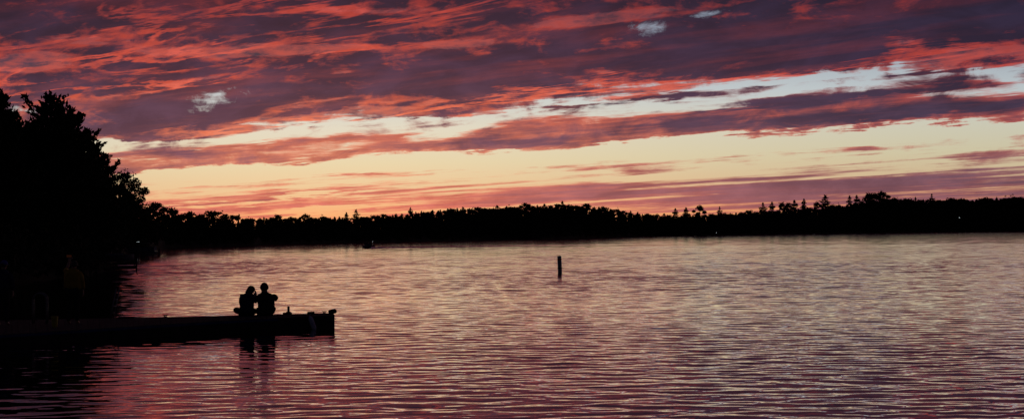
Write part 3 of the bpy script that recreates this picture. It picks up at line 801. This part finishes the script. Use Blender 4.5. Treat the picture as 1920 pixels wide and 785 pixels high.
for dx, dy in ((0.0, 0.0), (-0.10, 0.42)):
    c = deck_pt(81, 601.5 + 4) + Vector((dx, dy-0.3, 0)); w2 = 0.19
    pts = [c + Vector((-w2, 0, 0)), c + Vector((-w2, 0, 0.4))] + [c + Vector((-w2*math.cos(k*math.pi/10), 0, 0.66 + 0.17*math.sin(k*math.pi/10))) for k in range(11)] + [c + Vector((w2, 0, 0.4)), c + Vector((w2, 0, 0))]
    mb = MB(); mb.tube(pts, 0.019, 10); o = mb.build('handrail', M['steel'], dock, smooth=True)
# lines and things lying on the dock
p = NE[-1]
mb = MB(); mb.tube([p + Vector((-0.14, -0.04, -0.12)), p + Vector((-0.04, -0.045, -0.125)), p + Vector((0.03, -0.03, -0.12)), p + Vector((0.035, 0.3, -0.12))], 0.008, 6); mb.build('end_rope', M['rope'], dock)

# fender hanging on the dock side
q0 = lerp(NE[4], NE[5], (582-520)/106.0); top = q0 + Vector((0, -0.13, -0.01)); bot = Vector((top.x + 0.13, top.y - 0.02, top.z - 0.35))
f = thing('fender', 'pale cylindrical boat fender hanging tilted against the dock side near its end', 'fender', bot)
ax = (top-bot).normalized(); q = Vector((0, 0, 1)).rotation_difference(ax).to_matrix()
mb = MB(); L = (top-bot).length
mb.lathe([(0.015, -0.02), (0.05, 0.0), (0.068, 0.04), (0.070, L*0.5), (0.066, L-0.05), (0.045, L-0.01), (0.02, L+0.02)], (0, 0, 0), 16, q); mb.build('fender_body', M['fender'], f, smooth=True)
mb = MB(); mb.tube([ax*(L+0.01), ax*(L+0.05) + Vector((0, 0.04, 0.01)), Vector((-0.11, 0.17, 0.44))], 0.006, 6); mb.build('rope', M['rope'], f)

# yellow bucket
p = deck_pt(102.5, 612.5)
bk = thing('bucket', 'small yellow plastic bucket standing on the dock beside the arched handrail', 'bucket', p)
mb = MB(); mb.lathe([(0.062, 0.0), (0.066, 0.01), (0.092, 0.26), (0.098, 0.262), (0.098, 0.278), (0.088, 0.28), (0.084, 0.25), (0.058, 0.02)], (0, 0, 0), 24); mb.build('pail', M['yellow'], bk, smooth=False)
mb = MB(); mb.tube([Vector((0.096*math.cos(k*math.pi/12), -0.03*math.sin(k*math.pi/12), 0.265 - 0.07*math.sin(k*math.pi/12))) for k in range(13)], 0.004, 6); mb.build('handle', M['steel'], bk)

# ------------------------------------------------------------------ marker buoy
p = on_plane(1050.0, 509.8, 0)
by = thing('marker_buoy', 'slim pale spar buoy leaning slightly in the middle of the lake', 'buoy', p)
by.rotation_euler = (0.02, rad(-2.6), 0.3)
mb = MB(); mb.lathe([(0.12, -0.4), (0.138, -0.2), (0.138, 1.06), (0.125, 1.085), (0.03, 1.09)], (0, 0, 0), 20); mb.build('pole', M['buoy'], by)
mb = MB(); mb.lathe([(0.1405, 0.80), (0.141, 0.86), (0.1405, 0.92)], (0, 0, 0), 20); mb.build('upper_band', M['orange'], by)
mb = MB(); mb.lathe([(0.139, 0.25), (0.165, 0.262), (0.17, 0.28), (0.165, 0.298), (0.139, 0.31)], (0, 0, 0), 20)
mb.tube([(0.12, 0, 0.28), (0.22, -0.01, 0.275), (0.25, -0.01, 0.29)], [0.02, 0.022, 0.014], 8); mb.build('collar', M['rubber'], by)
mb = MB(); mb.tube([(0, 0, 1.085), (0.0, 0, 1.16)], 0.015, 8); mb.build('top_pin', M['steel'], by)

# ------------------------------------------------------------------ small motorboat and its wake
def hull_mesh(L, B, H, m, name, parent, sheer=0.25):
    """open boat hull: bow at +x"""
    n = 14; mb = MB(); st = []
    for i in range(n+1):
        f = i/n; x = -L/2 + L*f
        hw = B/2*(1 - max(0, (f-0.45)/0.55)**2.2)*(0.86 + 0.14*min(1, f*3)) + 0.015
        top = H*(1 + sheer*max(0, f-0.4)**1.5*2); keel = -0.15 + 0.35*H*max(0, (f-0.6)/0.4)**2
        st.append([(x, -hw, top), (x, -hw*0.82, top*0.35), (x, -hw*0.35, keel+0.03), (x, 0, keel), (x, hw*0.35, keel+0.03), (x, hw*0.82, top*0.35), (x, hw, top),
                   (x, hw*0.88, top), (x, hw*0.70, top*0.30), (x, -hw*0.70, top*0.30), (x, -hw*0.88, top)])
    k = 11; vs = [q for s_ in st for q in s_]; fs = []
    for i in range(n):
        for j in range(k): fs.append((i*k+j, (i+1)*k+j, (i+1)*k+(j+1) % k, i*k+(j+1) % k))
    fs.append(tuple(range(k))); fs.append(tuple(range(n*k+k-1, n*k-1, -1)))
    mb.add(vs, fs); return mb.build(name, m, parent, bevel=0.0)
p = on_plane(689.0, 464.6, 0)
mo = thing('motorboat', 'tiny dark motorboat crossing before the far shore ahead of a thin wake', 'boat', p, rad(180-46))
hull_mesh(3.3, 1.35, 0.46, M['hull'], 'hull', mo)
mb = MB(); mb.box((-1.72, 0, 0.38), (0.26, 0.30, 0.42), taper=0.8); mb.box((-1.76, 0, 0.0), (0.12, 0.10, 0.6)); mb.build('outboard_motor', M['rubber'], mo, bevel=0.03)
mb = MB(); mb.box((0.25, 0, 0.52), (0.4, 0.9, 0.34), taper=0.75); mb.build('console', M['hull'], mo, bevel=0.04)
mb = MB(); mb.add([(0.42, -0.42, 0.66), (0.42, 0.42, 0.66), (0.22, 0.36, 0.92), (0.22, -0.36, 0.92), (0.44, -0.42, 0.66), (0.44, 0.42, 0.66), (0.24, 0.36, 0.92), (0.24, -0.36, 0.92)], [(0, 1, 2, 3), (7, 6, 5, 4), (0, 4, 5, 1), (1, 5, 6, 2), (2, 6, 7, 3), (3, 7, 4, 0)]); mb.build('windshield', M['hull'], mo)
mb = MB(); mb.box((-0.45, 0, 0.36), (0.42, 1.0, 0.3)); mb.box((-0.66, 0, 0.60), (0.10, 1.0, 0.34)); mb.build('seat', M['canvas'], mo, bevel=0.04)
# the wake: a low ridge of water trailing off to the right
V = []; F = []; n = 160
a = on_plane(696, 465.2, 0); b = on_plane(1180, 457.6, 0)
for i in range(n+1):
    f = i/n; c = lerp(a, b, f); h = 0.34*(1-f)**0.8*(0.7+0.3*math.sin(i*1.7)*math.sin(i*0.6)) + 0.03
    for o_, z in ((-1.6, -0.1), (-0.7, h*0.5), (0.0, h), (0.7, h*0.5), (1.6, -0.1)):
        V.append((c.x, c.y + o_*(1+f*1.5) + 0.8*math.sin(i*0.31), z))
F = [(i*5+j, (i+1)*5+j, (i+1)*5+j+1, i*5+j+1) for i in range(n) for j in range(4)]
tag(fast_mesh('wake', V, F, water_mat, smooth=True), kind='structure')

# ------------------------------------------------------------------ boat lift with a boat on it
p = on_plane(240, 508, 0)
bl = thing('boat_lift', 'steel boat lift with tall posts standing in the water off the left bank', 'boat lift', p, rad(15))
mb = MB()
def post(x, y, z1): 
    q = MB(); q.box((x, y, z1/2-0.5), (0.085, 0.085, z1+1.0)); q.build('post', M['iron'], bl)
for x, y, z in ((0.64, 0, 1.38), (0.60, 2.6, 1.05), (-2.2, 0, 1.3), (-2.2, 2.6, 1.1)): post(x, y, z)
for y in (0, 2.6):
    q = MB(); q.box((-0.78, y, 0.26), (2.9, 0.10, 0.20)); q.build('bottom_beam', M['iron'], bl)
    q = MB(); q.box((-0.80, y, 0.56), (2.75, 0.08, 0.085)); q.build('cradle_beam', M['iron'], bl)
q = MB(); q.tube([(0.62, -0.02, 0.66), (0.40, -0.02, 0.33)], 0.025, 6); q.tube([(0.62, 2.5, 0.66), (0.40, 2.5, 0.33)], 0.025, 6); q.build('brace', M['iron'], bl)
for x in (-1.3, -0.3):
    q = MB(); q.box((x, 1.3, 0.64), (0.10, 2.7, 0.08)); q.build('bunk', M['iron'], bl)
pb = thing('lifted_boat', 'dark small boat resting on the cradle of the boat lift', 'boat', (p.x - 1.15, p.y + 1.05, 0.83), rad(12))
hull_mesh(2.6, 1.5, 0.38, M['hull'], 'hull', pb)
mb = MB(); mb.box((-0.2, 0, 0.42), (1.6, 1.1, 0.16), taper=0.7); mb.build('cover', M['canvas'], pb, bevel=0.04)

# ------------------------------------------------------------------ pontoon boat by a short pier
p = on_plane(278, 479.4, 0)
pr = thing('pier', 'low narrow pier with end posts reaching out from the left bank below the saplings', 'pier', p, rad(12))
mb = MB()
for k in range(34): mb.box((-4.0 + k*0.16, 0.0, 0.16), (0.15, 1.1, 0.05))
mb.build('deck', M['plank'], pr)
for x, y, z in ((1.42, -0.4, 0.85), (1.42, 0.45, 0.85), (-0.8, -0.45, 0.3), (-3.0, -0.45, 0.3)):
    q = MB(); q.lathe([(0.075, -0.8), (0.07, z), (0.05, z+0.03)], (x, y, 0), 10); q.build('post', M['bark'], pr)
p2_ = on_plane(270, 476.5, 0)
pt = thing('pontoon_boat', 'pontoon boat with a flat canopy moored at the short pier on the left bank', 'boat', p2_, rad(4))
for y in (-0.85, 0.85):
    q = MB(); q.tube([(-2.6, y, 0.12), (1.0, y, 0.12), (1.5, y, 0.25), (1.8, y, 0.42)], [0.26, 0.26, 0.2, 0.06], 12); q.build('pontoon', M['hull'], pt, smooth=True)
q = MB(); q.box((-0.4, 0, 0.45), (4.2, 2.2, 0.1)); q.build('deck', M['hull'], pt)
q = MB()
for y in (-1.08, 1.08): q.box((-0.4, y, 0.78), (4.0, 0.04, 0.55))
q.box((1.6, 0, 0.78), (0.04, 2.1, 0.55)); q.build('side_panel', M['canvas'], pt)
q = MB(); q.box((-0.55, 0, 1.66), (2.5, 2.1, 0.06)); q.build('canopy', M['canvas'], pt, bevel=0.02)
for x in (-1.7, 0.6):
    for y in (-1.0, 1.0):
        q = MB(); q.tube([(x, y, 0.5), (x+0.05, y, 1.64)], 0.02, 6); q.build('canopy_post', M['steel'], pt)
q = MB(); q.box((-1.4, 0.5, 0.75), (0.7, 0.8, 0.5)); q.box((0.9, -0.5, 0.72), (0.6, 0.7, 0.45)); q.build('seat', M['canvas'], pt, bevel=0.05)

# ------------------------------------------------------------------ lit lamps on the shores
def lamp(px, py, t, size, label, bulb_h=None, Y=None):
    if Y is None: g = ground_at(px, t); top = at_depth(px, py, g.y); 
    else: top = at_depth(px, py, Y); g = Vector((top.x, Y, 0.19))
    lp = thing('shore_lamp', label, 'lamp', g)
    h = top.z - g.z; s = size
    mb = MB(); mb.lathe([(0.07, 0.0), (0.05, max(0.1, h-s))], (0, 0, 0), 8); mb.build('pole', M['iron'], lp)
    mb = MB(); mb.lathe([(s*0.3, h-s), (s*0.9, h-s*0.6), (s, h), (s*0.7, h+s*0.7), (s*0.2, h+s)], (0, 0, 0), 10); mb.build('lamp_globe', M['bulb'], lp, smooth=True)
    mb = MB(); mb.lathe([(s*0.75, h+s*0.7), (s*0.5, h+s*1.05), (s*0.1, h+s*1.2)], (0, 0, 0), 10); mb.build('lamp_cap', M['iron'], lp)
lamp(257.0, 453.3, 0, 0.032, 'left one of the pair of tiny white lamps over the moored pontoon boat', Y=187.6)
lamp(260.2, 453.3, 0, 0.032, 'right one of the pair of tiny white lamps over the moored pontoon boat', Y=187.7)
lamp(698.6, 452.6, -1.0, 0.055, 'faint white lamp on the far shore just right of the motorboat')
lamp(1343.4, 435.8, -1.0, 0.11, 'dim white lamp low on the far shore near the middle right')
lamp(1799.5, 407.8, -1.0, 0.22, 'white lamp high in the dark trees on the right far shore')
lamp(1526, 438.3, -1.0, 0.08, 'very dim lamp at the waterline below the tallest lone pine')
# ------------------------------------------------------------------ people
def skin_mesh(nodes, edges, root, sub=2):
    """one continuous skinned surface over a stick figure; nodes: name -> (pos, radius or (rx, ry))"""
    names = list(nodes); idx = {n: i for i, n in enumerate(names)}
    me = bpy.data.meshes.new('skin_tmp')
    me.from_pydata([nodes[n][0] for n in names], [(idx[a], idx[b]) for a, b in edges], [])
    o = bpy.data.objects.new('skin_tmp', me); COL.objects.link(o)
    o.modifiers.new('skin', 'SKIN').use_smooth_shade = True
    s = o.modifiers.new('sub', 'SUBSURF'); s.levels = sub; s.render_levels = sub
    lay = me.skin_vertices[0].data
    for n in names:
        r = nodes[n][1]; lay[idx[n]].radius = r if isinstance(r, tuple) else (r, r)
        lay[idx[n]].use_root = (n == root)
    dg = bpy.context.evaluated_depsgraph_get()
    out = bpy.data.meshes.new_from_object(o.evaluated_get(dg))
    bpy.data.objects.remove(o); bpy.data.meshes.remove(me)
    return out
def add_tubes(me, tubes):
    """fingers: tapered chains rooted inside the palm, kept in the body's own mesh"""
    bm = bmesh.new(); bm.from_mesh(me)
    for pts, rr in tubes:
        mb = MB(); mb.tube(pts, rr, 8)
        vs = [bm.verts.new(v) for v in mb.v]
        for f in mb.f:
            try: fa = bm.faces.new([vs[i] for i in f]); fa.smooth = True
            except ValueError: pass
    bm.to_mesh(me); bm.free()
def hand(wrist, direction, palm_n, side):
    """five unequal, slightly curled fingers; returns palm nodes end and finger tubes"""
    d = Vector(direction).normalized(); n = Vector(palm_n).normalized(); s = d.cross(n).normalized()*side
    w0 = Vector(wrist); palm = w0 + d*0.075
    tubes = []
    for k, L in enumerate((0.068, 0.078, 0.072, 0.056)):
        o = palm + s*(0.028 - 0.0185*k) - d*0.012
        a = o + d*0.035; b = a + (d*0.85 + n*0.5).normalized()*L*0.5; c = b + (d*0.55 + n*0.85).normalized()*L*0.5
        tubes.append(([o, a, b, c], [0.0095, 0.0092, 0.0085, 0.006]))
    o = w0 + d*0.03 + s*0.025
    tubes.append(([o, o + (d*0.5 + s*0.7 + n*0.3).normalized()*0.04, o + (d*0.8 + s*0.55 + n*0.5).normalized()*0.085], [0.013, 0.0115, 0.007]))
    return palm, tubes
def chain(nodes, edges, rows, parent=None):
    last = parent
    for name, pos, r in rows:
        nodes[name] = (tuple(pos), r)
        if last: edges.append((last, name))
        last = name
    return last
def face(parent, c, R, dirv=(0, 1, 0)):
    """eyes and mouth on the far side of the head"""
    d = Vector(dirv).normalized(); s = d.cross(Vector((0, 0, 1))).normalized()
    mb = MB()
    for k in (-1, 1): mb.lathe([(0.004, -0.011), (0.011, 0), (0.004, 0.011)], Vector(c) + d*(R*0.90) + s*0.033*k + Vector((0, 0, 0.008)), 10)
    mb.build('eyes', M['white'], parent, smooth=True)
    mb = MB(); q = Vector(c) + d*(R*0.93) + Vector((0, 0, -0.062)); mb.tube([q - s*0.026 - d*0.006, q + d*0.004, q + s*0.026 - d*0.006], [0.003, 0.006, 0.003], 6); mb.build('mouth', M['skin'], parent)
def figure(name_label, loc, rz, J, clothes, group=None):
    """J: joint dictionary. Builds body (one mesh) plus hair and clothing children"""
    t = thing('person', name_label, 'person', loc, rz)
    N_, E_ = {}, []
    hip, chest, neck, hc = Vector(J['hip']), Vector(J['chest']), Vector(J['neck']), Vector(J['head'])
    tw = J.get('tw', 1.0); hs = J.get('hs', 1.0)
    chain(N_, E_, [('hip', hip, (0.150*tw, 0.105)), ('waist', (hip+chest)/2 + Vector((0, 0.0, -0.02)), (0.132*tw, 0.095)), ('chest', chest, (0.150*tw, 0.105)), ('neck0', neck - Vector((0, 0, 0.05)), 0.062), ('neck', neck + (hc-neck)*0.25, 0.052*hs**1.5),
                       ('skull0', hc - Vector((0, 0, 0.055)) + Vector(J['look'])*0.012, (0.066*hs, 0.075*hs)), ('skull1', hc + Vector((0, 0, 0.02)), (0.077*hs, 0.094*hs)), ('skull2', hc + Vector((0, 0, 0.085)), (0.058*hs, 0.070*hs))])
    look = Vector(J['look']).normalized()
    tubes = []
    for side, sg in (('l', -1), ('r', 1)):
        sh, el, wr = Vector(J['sh_'+side]), Vector(J['el_'+side]), Vector(J['wr_'+side])
        chain(N_, E_, [('sh'+side, sh, 0.058), ('ua'+side, sh*0.5+el*0.5, 0.050), ('el'+side, el, 0.041), ('fa'+side, el*0.6+wr*0.4, 0.040), ('wr'+side, wr, 0.028)], 'chest')
        palm, tb = hand(wr, J['hd_'+side], J['hn_'+side], sg)
        chain(N_, E_, [('pa'+side, palm, (0.040, 0.020))], 'wr'+side); tubes += tb
        hp, kn, an, toe = (Vector(J[k+'_'+side]) for k in ('hp', 'kn', 'an', 'toe'))
        chain(N_, E_, [('hp'+side, hp, 0.088), ('th'+side, hp*0.5+kn*0.5, 0.078), ('kn'+side, kn, 0.058), ('ca'+side, kn*0.6+an*0.4, 0.056), ('an'+side, an, 0.040), ('toe'+side, toe, (0.042, 0.026))], 'hip')
    me = skin_mesh(N_, E_, 'hip')
    # nose and ears
    s = look.cross(Vector((0, 0, 1))).normalized()
    tubes.append(([hc + look*0.075 + Vector((0, 0, 0.02)), hc + look*0.107 + Vector((0, 0, -0.022)), hc + look*0.088 + Vector((0, 0, -0.035))], [0.008, 0.013, 0.009]))
    for k in (-1, 1): tubes.append(([hc + s*0.070*k + Vector((0, 0, -0.028)), hc + s*0.088*k - look*0.012 + Vector((0, 0, 0.0)), hc + s*0.078*k - look*0.01 + Vector((0, 0, 0.03))], [0.010, 0.015, 0.011]))
    add_tubes(me, tubes)
    link_mesh('body', me, M['skin'], t)
    face(t, hc, 0.095*hs, look)
    # clothing: the same skeleton a little wider, cut at neck, cuffs and hems
    def top_garment(name, m, secs, sleeves):
        # one shell: elliptical sections from hem to collar, sleeves sunk into the shoulders
        mb = MB(); n = 20; vs = []; fs = []
        for c, rx, ry in secs:
            for k in range(n):
                a = 6.28318*k/n; ca, sa = math.cos(a), math.sin(a)
                vs.append(Vector(c) + Vector((rx*math.copysign(abs(ca)**0.8, ca), ry*math.copysign(abs(sa)**0.9, sa), 0)))
        for i in range(len(secs)-1):
            for k in range(n): fs.append((i*n+k, i*n+(k+1) % n, (i+1)*n+(k+1) % n, (i+1)*n+k))
        fs.append(tuple(range(n-1, -1, -1))); fs.append(tuple(range((len(secs)-1)*n, len(secs)*n)))
        mb.add(vs, fs)
        for pts, rr in sleeves: mb.tube(pts, rr, 12)
        o = mb.build(name, m, t, smooth=True)
        sb = o.modifiers.new('soft', 'SUBSURF'); sb.levels = 1; sb.render_levels = 1
    if 'top' in J: top_garment(*J['top'])
    def garment(name, keep, scale, grow, m, root, extra=None):
        n2 = {}
        for k in keep:
            p, r = N_[k]; r = r if isinstance(r, tuple) else (r, r)
            n2[k] = (p, (r[0]*scale + grow, r[1]*scale + grow))
        if extra: n2.update(extra)
        e2 = [e for e in E_ if e[0] in n2 and e[1] in n2] + J.get('ex_'+name, [])
        link_mesh(name, skin_mesh(n2, e2, root), m, t)
    for g in clothes: garment(*g)
    return t
def hair_cap(t, hc, look, m=None, long=None, R=(0.090, 0.106, 0.105), tuft=0.0, seed=1):
    """hair as a shell of the skull, open towards the face, with a ragged edge"""
    rng_ = random.Random(seed); look = Vector(look).normalized(); s = look.cross(Vector((0, 0, 1))).normalized()
    vs = []; fs = []; nu, nv = 28, 12
    for j in range(nv+1):
        for i in range(nu):
            a = 2*math.pi*i/nu; fc = 0.5 + 0.5*math.cos(a)              # 1 at the face
            low = (0.56 + 0.12*(1-fc) if fc < 0.80 else 0.36)*math.pi + rng_.uniform(-0.03, 0.03)
            th = low*j/nv
            r = 1.0 + rng_.uniform(-0.02, 0.02 + tuft*(1 if j < 4 else 0.2))
            vs.append(Vector(hc) + look*(R[1]*r*math.sin(th)*math.cos(a) - 0.008) + s*(R[0]*r*math.sin(th)*math.sin(a)) + Vector((0, 0, R[2]*r*math.cos(th) + 0.018)))
    for j in range(nv):
        for i in range(nu): fs.append((j*nu+i, j*nu+(i+1) % nu, (j+1)*nu+(i+1) % nu, (j+1)*nu+i))
    mb = MB(); mb.add(vs, fs)
    if long:
        for k in range(long['n']):
            f = k/(long['n']-1)*2-1
            a = Vector(hc) - look*0.055*(1-0.5*abs(f)) + s*0.075*f + Vector((0, 0, 0.04))
            L = long['L']*rng_.uniform(0.85, 1.1)
            b = a - look*0.045 + s*(0.012*f) + Vector((long['dx']*0.5, 0, -L*0.5)); c = a - look*0.04 + s*(0.01*f) + Vector((long['dx'] + rng_.uniform(-0.012, 0.012), 0, -L))
            mb.tube([a, b, c], [0.022, 0.024, 0.006], 6)
    o = mb.build('hair', m or M['hair'], t, smooth=True)
    sol = o.modifiers.new('shell', 'SOLIDIFY'); sol.thickness = 0.008; sol.offset = -1
    return o

UP = ['hip', 'waist', 'chest', 'neck0']
ARMS_S = ['shl', 'shr', 'ual', 'uar']                       # short sleeves
ARMS_L = ['shl', 'shr', 'ual', 'uar', 'ell', 'elr', 'fal', 'far']
LEGS = ['hip', 'hpl', 'hpr', 'thl', 'thr', 'knl', 'knr', 'cal', 'car']

# woman sitting cross-legged on the far edge of the dock
p = deck_pt(463, 591.6)
Jw = dict(hip=(-0.005, 0.0, 0.105), chest=(0.015, 0.03, 0.52), neck=(0.06, 0.055, 0.635), head=(0.105, 0.08, 0.735), look=(0.35, 0.9, -0.1), tw=0.98,
          sh_l=(-0.150, 0.04, 0.585), el_l=(-0.160, 0.12, 0.28), wr_l=(-0.10, 0.30, 0.19), hd_l=(0.3, 0.9, -0.2), hn_l=(0.2, 0, -1),
          sh_r=(0.170, 0.05, 0.585), el_r=(0.205, 0.16, 0.36), wr_r=(0.198, 0.20, 0.58), hd_r=(-0.06, 0.0, 1), hn_r=(-0.9, 0.3, 0.2),
          hp_l=(-0.105, 0.03, 0.10), kn_l=(-0.36, 0.18, 0.175), an_l=(-0.10, 0.44, 0.065), toe_l=(0.04, 0.47, 0.04),
          hp_r=(0.095, 0.03, 0.10), kn_r=(0.165, 0.36, 0.12), an_r=(0.03, 0.53, 0.06), toe_r=(-0.10, 0.56, 0.04))
Jw['top'] = ('shirt', M['navy'], [((-0.01, 0.0, 0.03), 0.205, 0.13), ((-0.01, 0.0, 0.14), 0.205, 0.135), ((0.0, 0.01, 0.28), 0.178, 0.115), ((0.01, 0.02, 0.44), 0.186, 0.118), ((0.015, 0.03, 0.545), 0.188, 0.105), ((0.025, 0.035, 0.605), 0.148, 0.088), ((0.035, 0.04, 0.64), 0.105, 0.075), ((0.05, 0.05, 0.665), 0.065, 0.062)],
             [([(-0.12, 0.04, 0.575), (-0.172, 0.06, 0.49), (-0.172, 0.12, 0.27), (-0.12, 0.27, 0.205)], [0.06, 0.062, 0.055, 0.042]), ([(0.15, 0.05, 0.59), (0.205, 0.09, 0.49), (0.225, 0.15, 0.36), (0.214, 0.165, 0.40), (0.206, 0.185, 0.53)], [0.06, 0.060, 0.054, 0.050, 0.040])])
wm = figure('woman sitting cross-legged on the dock with one hand raised to her face', p, 0.0, Jw,
            [('trousers', LEGS, 1.08, 0.020, M['trousers'], 'hip')])
wm.scale = (1.10, 1.06, 1.0)
hair_cap(wm, Jw['head'], Jw['look'], long=dict(n=18, L=0.21, dx=-0.05), R=(0.098, 0.112, 0.108), seed=4)
# man sitting beside her
p = deck_pt(497.5, 590.6)
Jm = dict(hip=(0.01, 0.0, 0.115), chest=(0.0, 0.03, 0.50), neck=(-0.02, 0.05, 0.645), head=(-0.035, 0.07, 0.785), look=(-0.25, 0.95, 0.0), tw=1.15, hs=1.30,
          sh_l=(-0.185, 0.05, 0.565), el_l=(-0.19, 0.22, 0.33), wr_l=(-0.13, 0.38, 0.20), hd_l=(0.4, 0.8, -0.3), hn_l=(0.2, 0, -1),
          sh_r=(0.205, 0.05, 0.565), el_r=(0.262, 0.16, 0.44), wr_r=(0.13, 0.36, 0.40), hd_r=(-0.6, 0.7, 0.1), hn_r=(-0.3, 0, -1),
          hp_l=(-0.10, 0.03, 0.11), kn_l=(-0.23, 0.34, 0.075), an_l=(-0.02, 0.58, 0.07), toe_l=(0.12, 0.62, 0.045),
          hp_r=(0.115, 0.03, 0.11), kn_r=(0.14, 0.42, 0.17), an_r=(0.06, 0.66, 0.07), toe_r=(-0.08, 0.72, 0.045))
Jm['top'] = ('shirt', M['shirt'], [((0.015, 0.0, 0.02), 0.225, 0.155), ((0.02, 0.0, 0.10), 0.235, 0.16), ((0.03, 0.01, 0.24), 0.212, 0.14), ((0.015, 0.02, 0.40), 0.225, 0.135), ((0.0, 0.03, 0.51), 0.240, 0.125), ((-0.005, 0.035, 0.585), 0.222, 0.105), ((-0.01, 0.04, 0.62), 0.155, 0.090), ((-0.02, 0.045, 0.65), 0.092, 0.078), ((-0.025, 0.05, 0.68), 0.078, 0.074)],
             [([(-0.15, 0.04, 0.575), (-0.215, 0.08, 0.50), (-0.205, 0.16, 0.40)], [0.07, 0.074, 0.068]), ([(0.16, 0.04, 0.575), (0.250, 0.08, 0.525), (0.275, 0.14, 0.45)], [0.07, 0.076, 0.066])])
mn = figure('man with short hair sitting on the dock at the right of the woman', p, 0.0, Jm,
            [('trousers', LEGS, 1.05, 0.016, M['trousers'], 'hip')])
mn.scale = (1.12, 1.08, 1.0)
hair_cap(mn, Vector(Jm['head']) + Vector((0, 0, -0.005)), Jm['look'], tuft=0.13, R=(0.107, 0.132, 0.128), seed=8)

def standing(px, py, label, raised, top_m, sc=1.0, face_dir=(0, 1, 0), jk=1.0):
    p = deck_pt(px, py)
    J = dict(hip=(0, 0, 0.93), chest=(0, 0.0, 1.30), neck=(0.0, 0.01, 1.45), head=(0.03, 0.03, 1.595), look=face_dir, tw=1.05,
             sh_l=(-0.175, 0, 1.40), el_l=(-0.225, 0.02, 1.12), wr_l=(-0.235, 0.10, 0.88), hd_l=(0, 0.15, -1), hn_l=(0.9, 0.2, 0),
             sh_r=(0.175, 0, 1.40), el_r=(0.235, 0.0, 1.12), wr_r=(0.245, 0.09, 0.88), hd_r=(0, 0.15, -1), hn_r=(-0.9, 0.2, 0),
             hp_l=(-0.095, 0, 0.90), kn_l=(-0.105, 0.01, 0.49), an_l=(-0.115, -0.02, 0.075), toe_l=(-0.13, 0.13, 0.035),
             hp_r=(0.095, 0, 0.90), kn_r=(0.105, 0.01, 0.49), an_r=(0.115, -0.02, 0.075), toe_r=(0.13, 0.13, 0.035))
    J['top'] = ('jacket', top_m, [((0, 0, 0.90), 0.235*jk, 0.15), ((0, 0, 1.05), 0.232*jk, 0.15), ((0, 0, 1.22), 0.225*jk, 0.145), ((0, 0, 1.35), 0.228*jk, 0.13), ((0, 0, 1.425), 0.200*jk, 0.11), ((0, 0.005, 1.475), 0.12, 0.085), ((0.0, 0.01, 1.515), 0.075, 0.07)],
                [([(-0.14, 0, 1.41), (-0.215, 0.05, 1.42), (-0.24, 0.19, 1.47), (-0.215, 0.215, 1.56)] if raised else [(-0.14, 0, 1.41), (-0.215, 0.0, 1.33), (-0.25, 0.02, 1.12), (-0.25, 0.09, 0.91)], [0.075, 0.08, 0.07, 0.055]),
                 ([(0.14, 0, 1.41), (0.215, 0.0, 1.33), (0.26, 0.0, 1.12), (0.26, 0.08, 0.91)], [0.075, 0.08, 0.07, 0.055])])
    if raised: J.update(el_l=(-0.225, 0.20, 1.47), wr_l=(-0.165, 0.24, 1.715), hd_l=(0.05, 0.1, 1), hn_l=(0.0, 1, 0.1))
    t = figure(label, p, 0.0, J, [('trousers', LEGS + ['anl', 'anr'], 1.0, 0.012, M['trousers'], 'hip')])
    t.scale = (sc, sc, sc)
    return t, J, p
yj, Jy, py_ = standing(137, 607.3, 'person standing on the dock in a dark yellow jacket with one arm held up', True, M['jacket'], face_dir=(-0.3, 0.9, 0.1), jk=1.06)
hair_cap(yj, Jy['head'], Jy['look'], seed=12)
ph = thing('phone', 'small phone with a dim orange screen in the raised hand of the person in yellow', 'phone', (py_.x - 0.175, py_.y + 0.235, py_.z + 1.79), 0.1)
mb = MB(); mb.box((0, 0, 0.045), (0.145, 0.009, 0.072)); mb.build('case', M['rubber'], ph, bevel=0.004)
mb = MB(); mb.box((0, -0.006, 0.045), (0.132, 0.002, 0.062)); mb.build('screen', M['screen'], ph)
bc, Jb, pb_ = standing(5, 609.5, 'person in a blue cap and dark clothes at the left edge of the photo', False, M['navy'], 1.01, face_dir=(0.2, 0.95, 0), jk=0.92)
hair_cap(bc, Jb['head'], Jb['look'], seed=14)
hc = Vector(Jb['head']); lk = Vector(Jb['look']).normalized()
mb = MB(); mb.lathe([(0.098, 0.0), (0.101, 0.02), (0.096, 0.06), (0.074, 0.098), (0.035, 0.12), (0.01, 0.124)], hc + Vector((0, -0.004, 0.028)), 20)
s_ = lk.cross(Vector((0, 0, 1)))
q = []
for z in (0.034, 0.046):
    for k in range(9):
        a = -1.1 + 2.2*k/8; q.append(hc + lk*(0.075*math.cos(a) + 0.02) + s_*0.09*math.sin(a) + Vector((0, 0, z)))
    for k in range(9):
        a = 1.1 - 2.2*k/8; q.append(hc + lk*(0.11*math.cos(a) + 0.075) + s_*0.085*math.sin(a) + Vector((0, 0, z - 0.012)))
mb.add(q, [tuple(range(18)), tuple(range(35, 17, -1))] + [(k, (k+1) % 18, 18+(k+1) % 18, 18+k) for k in range(18)])
mb.build('cap', M['cap'], bc, smooth=False)
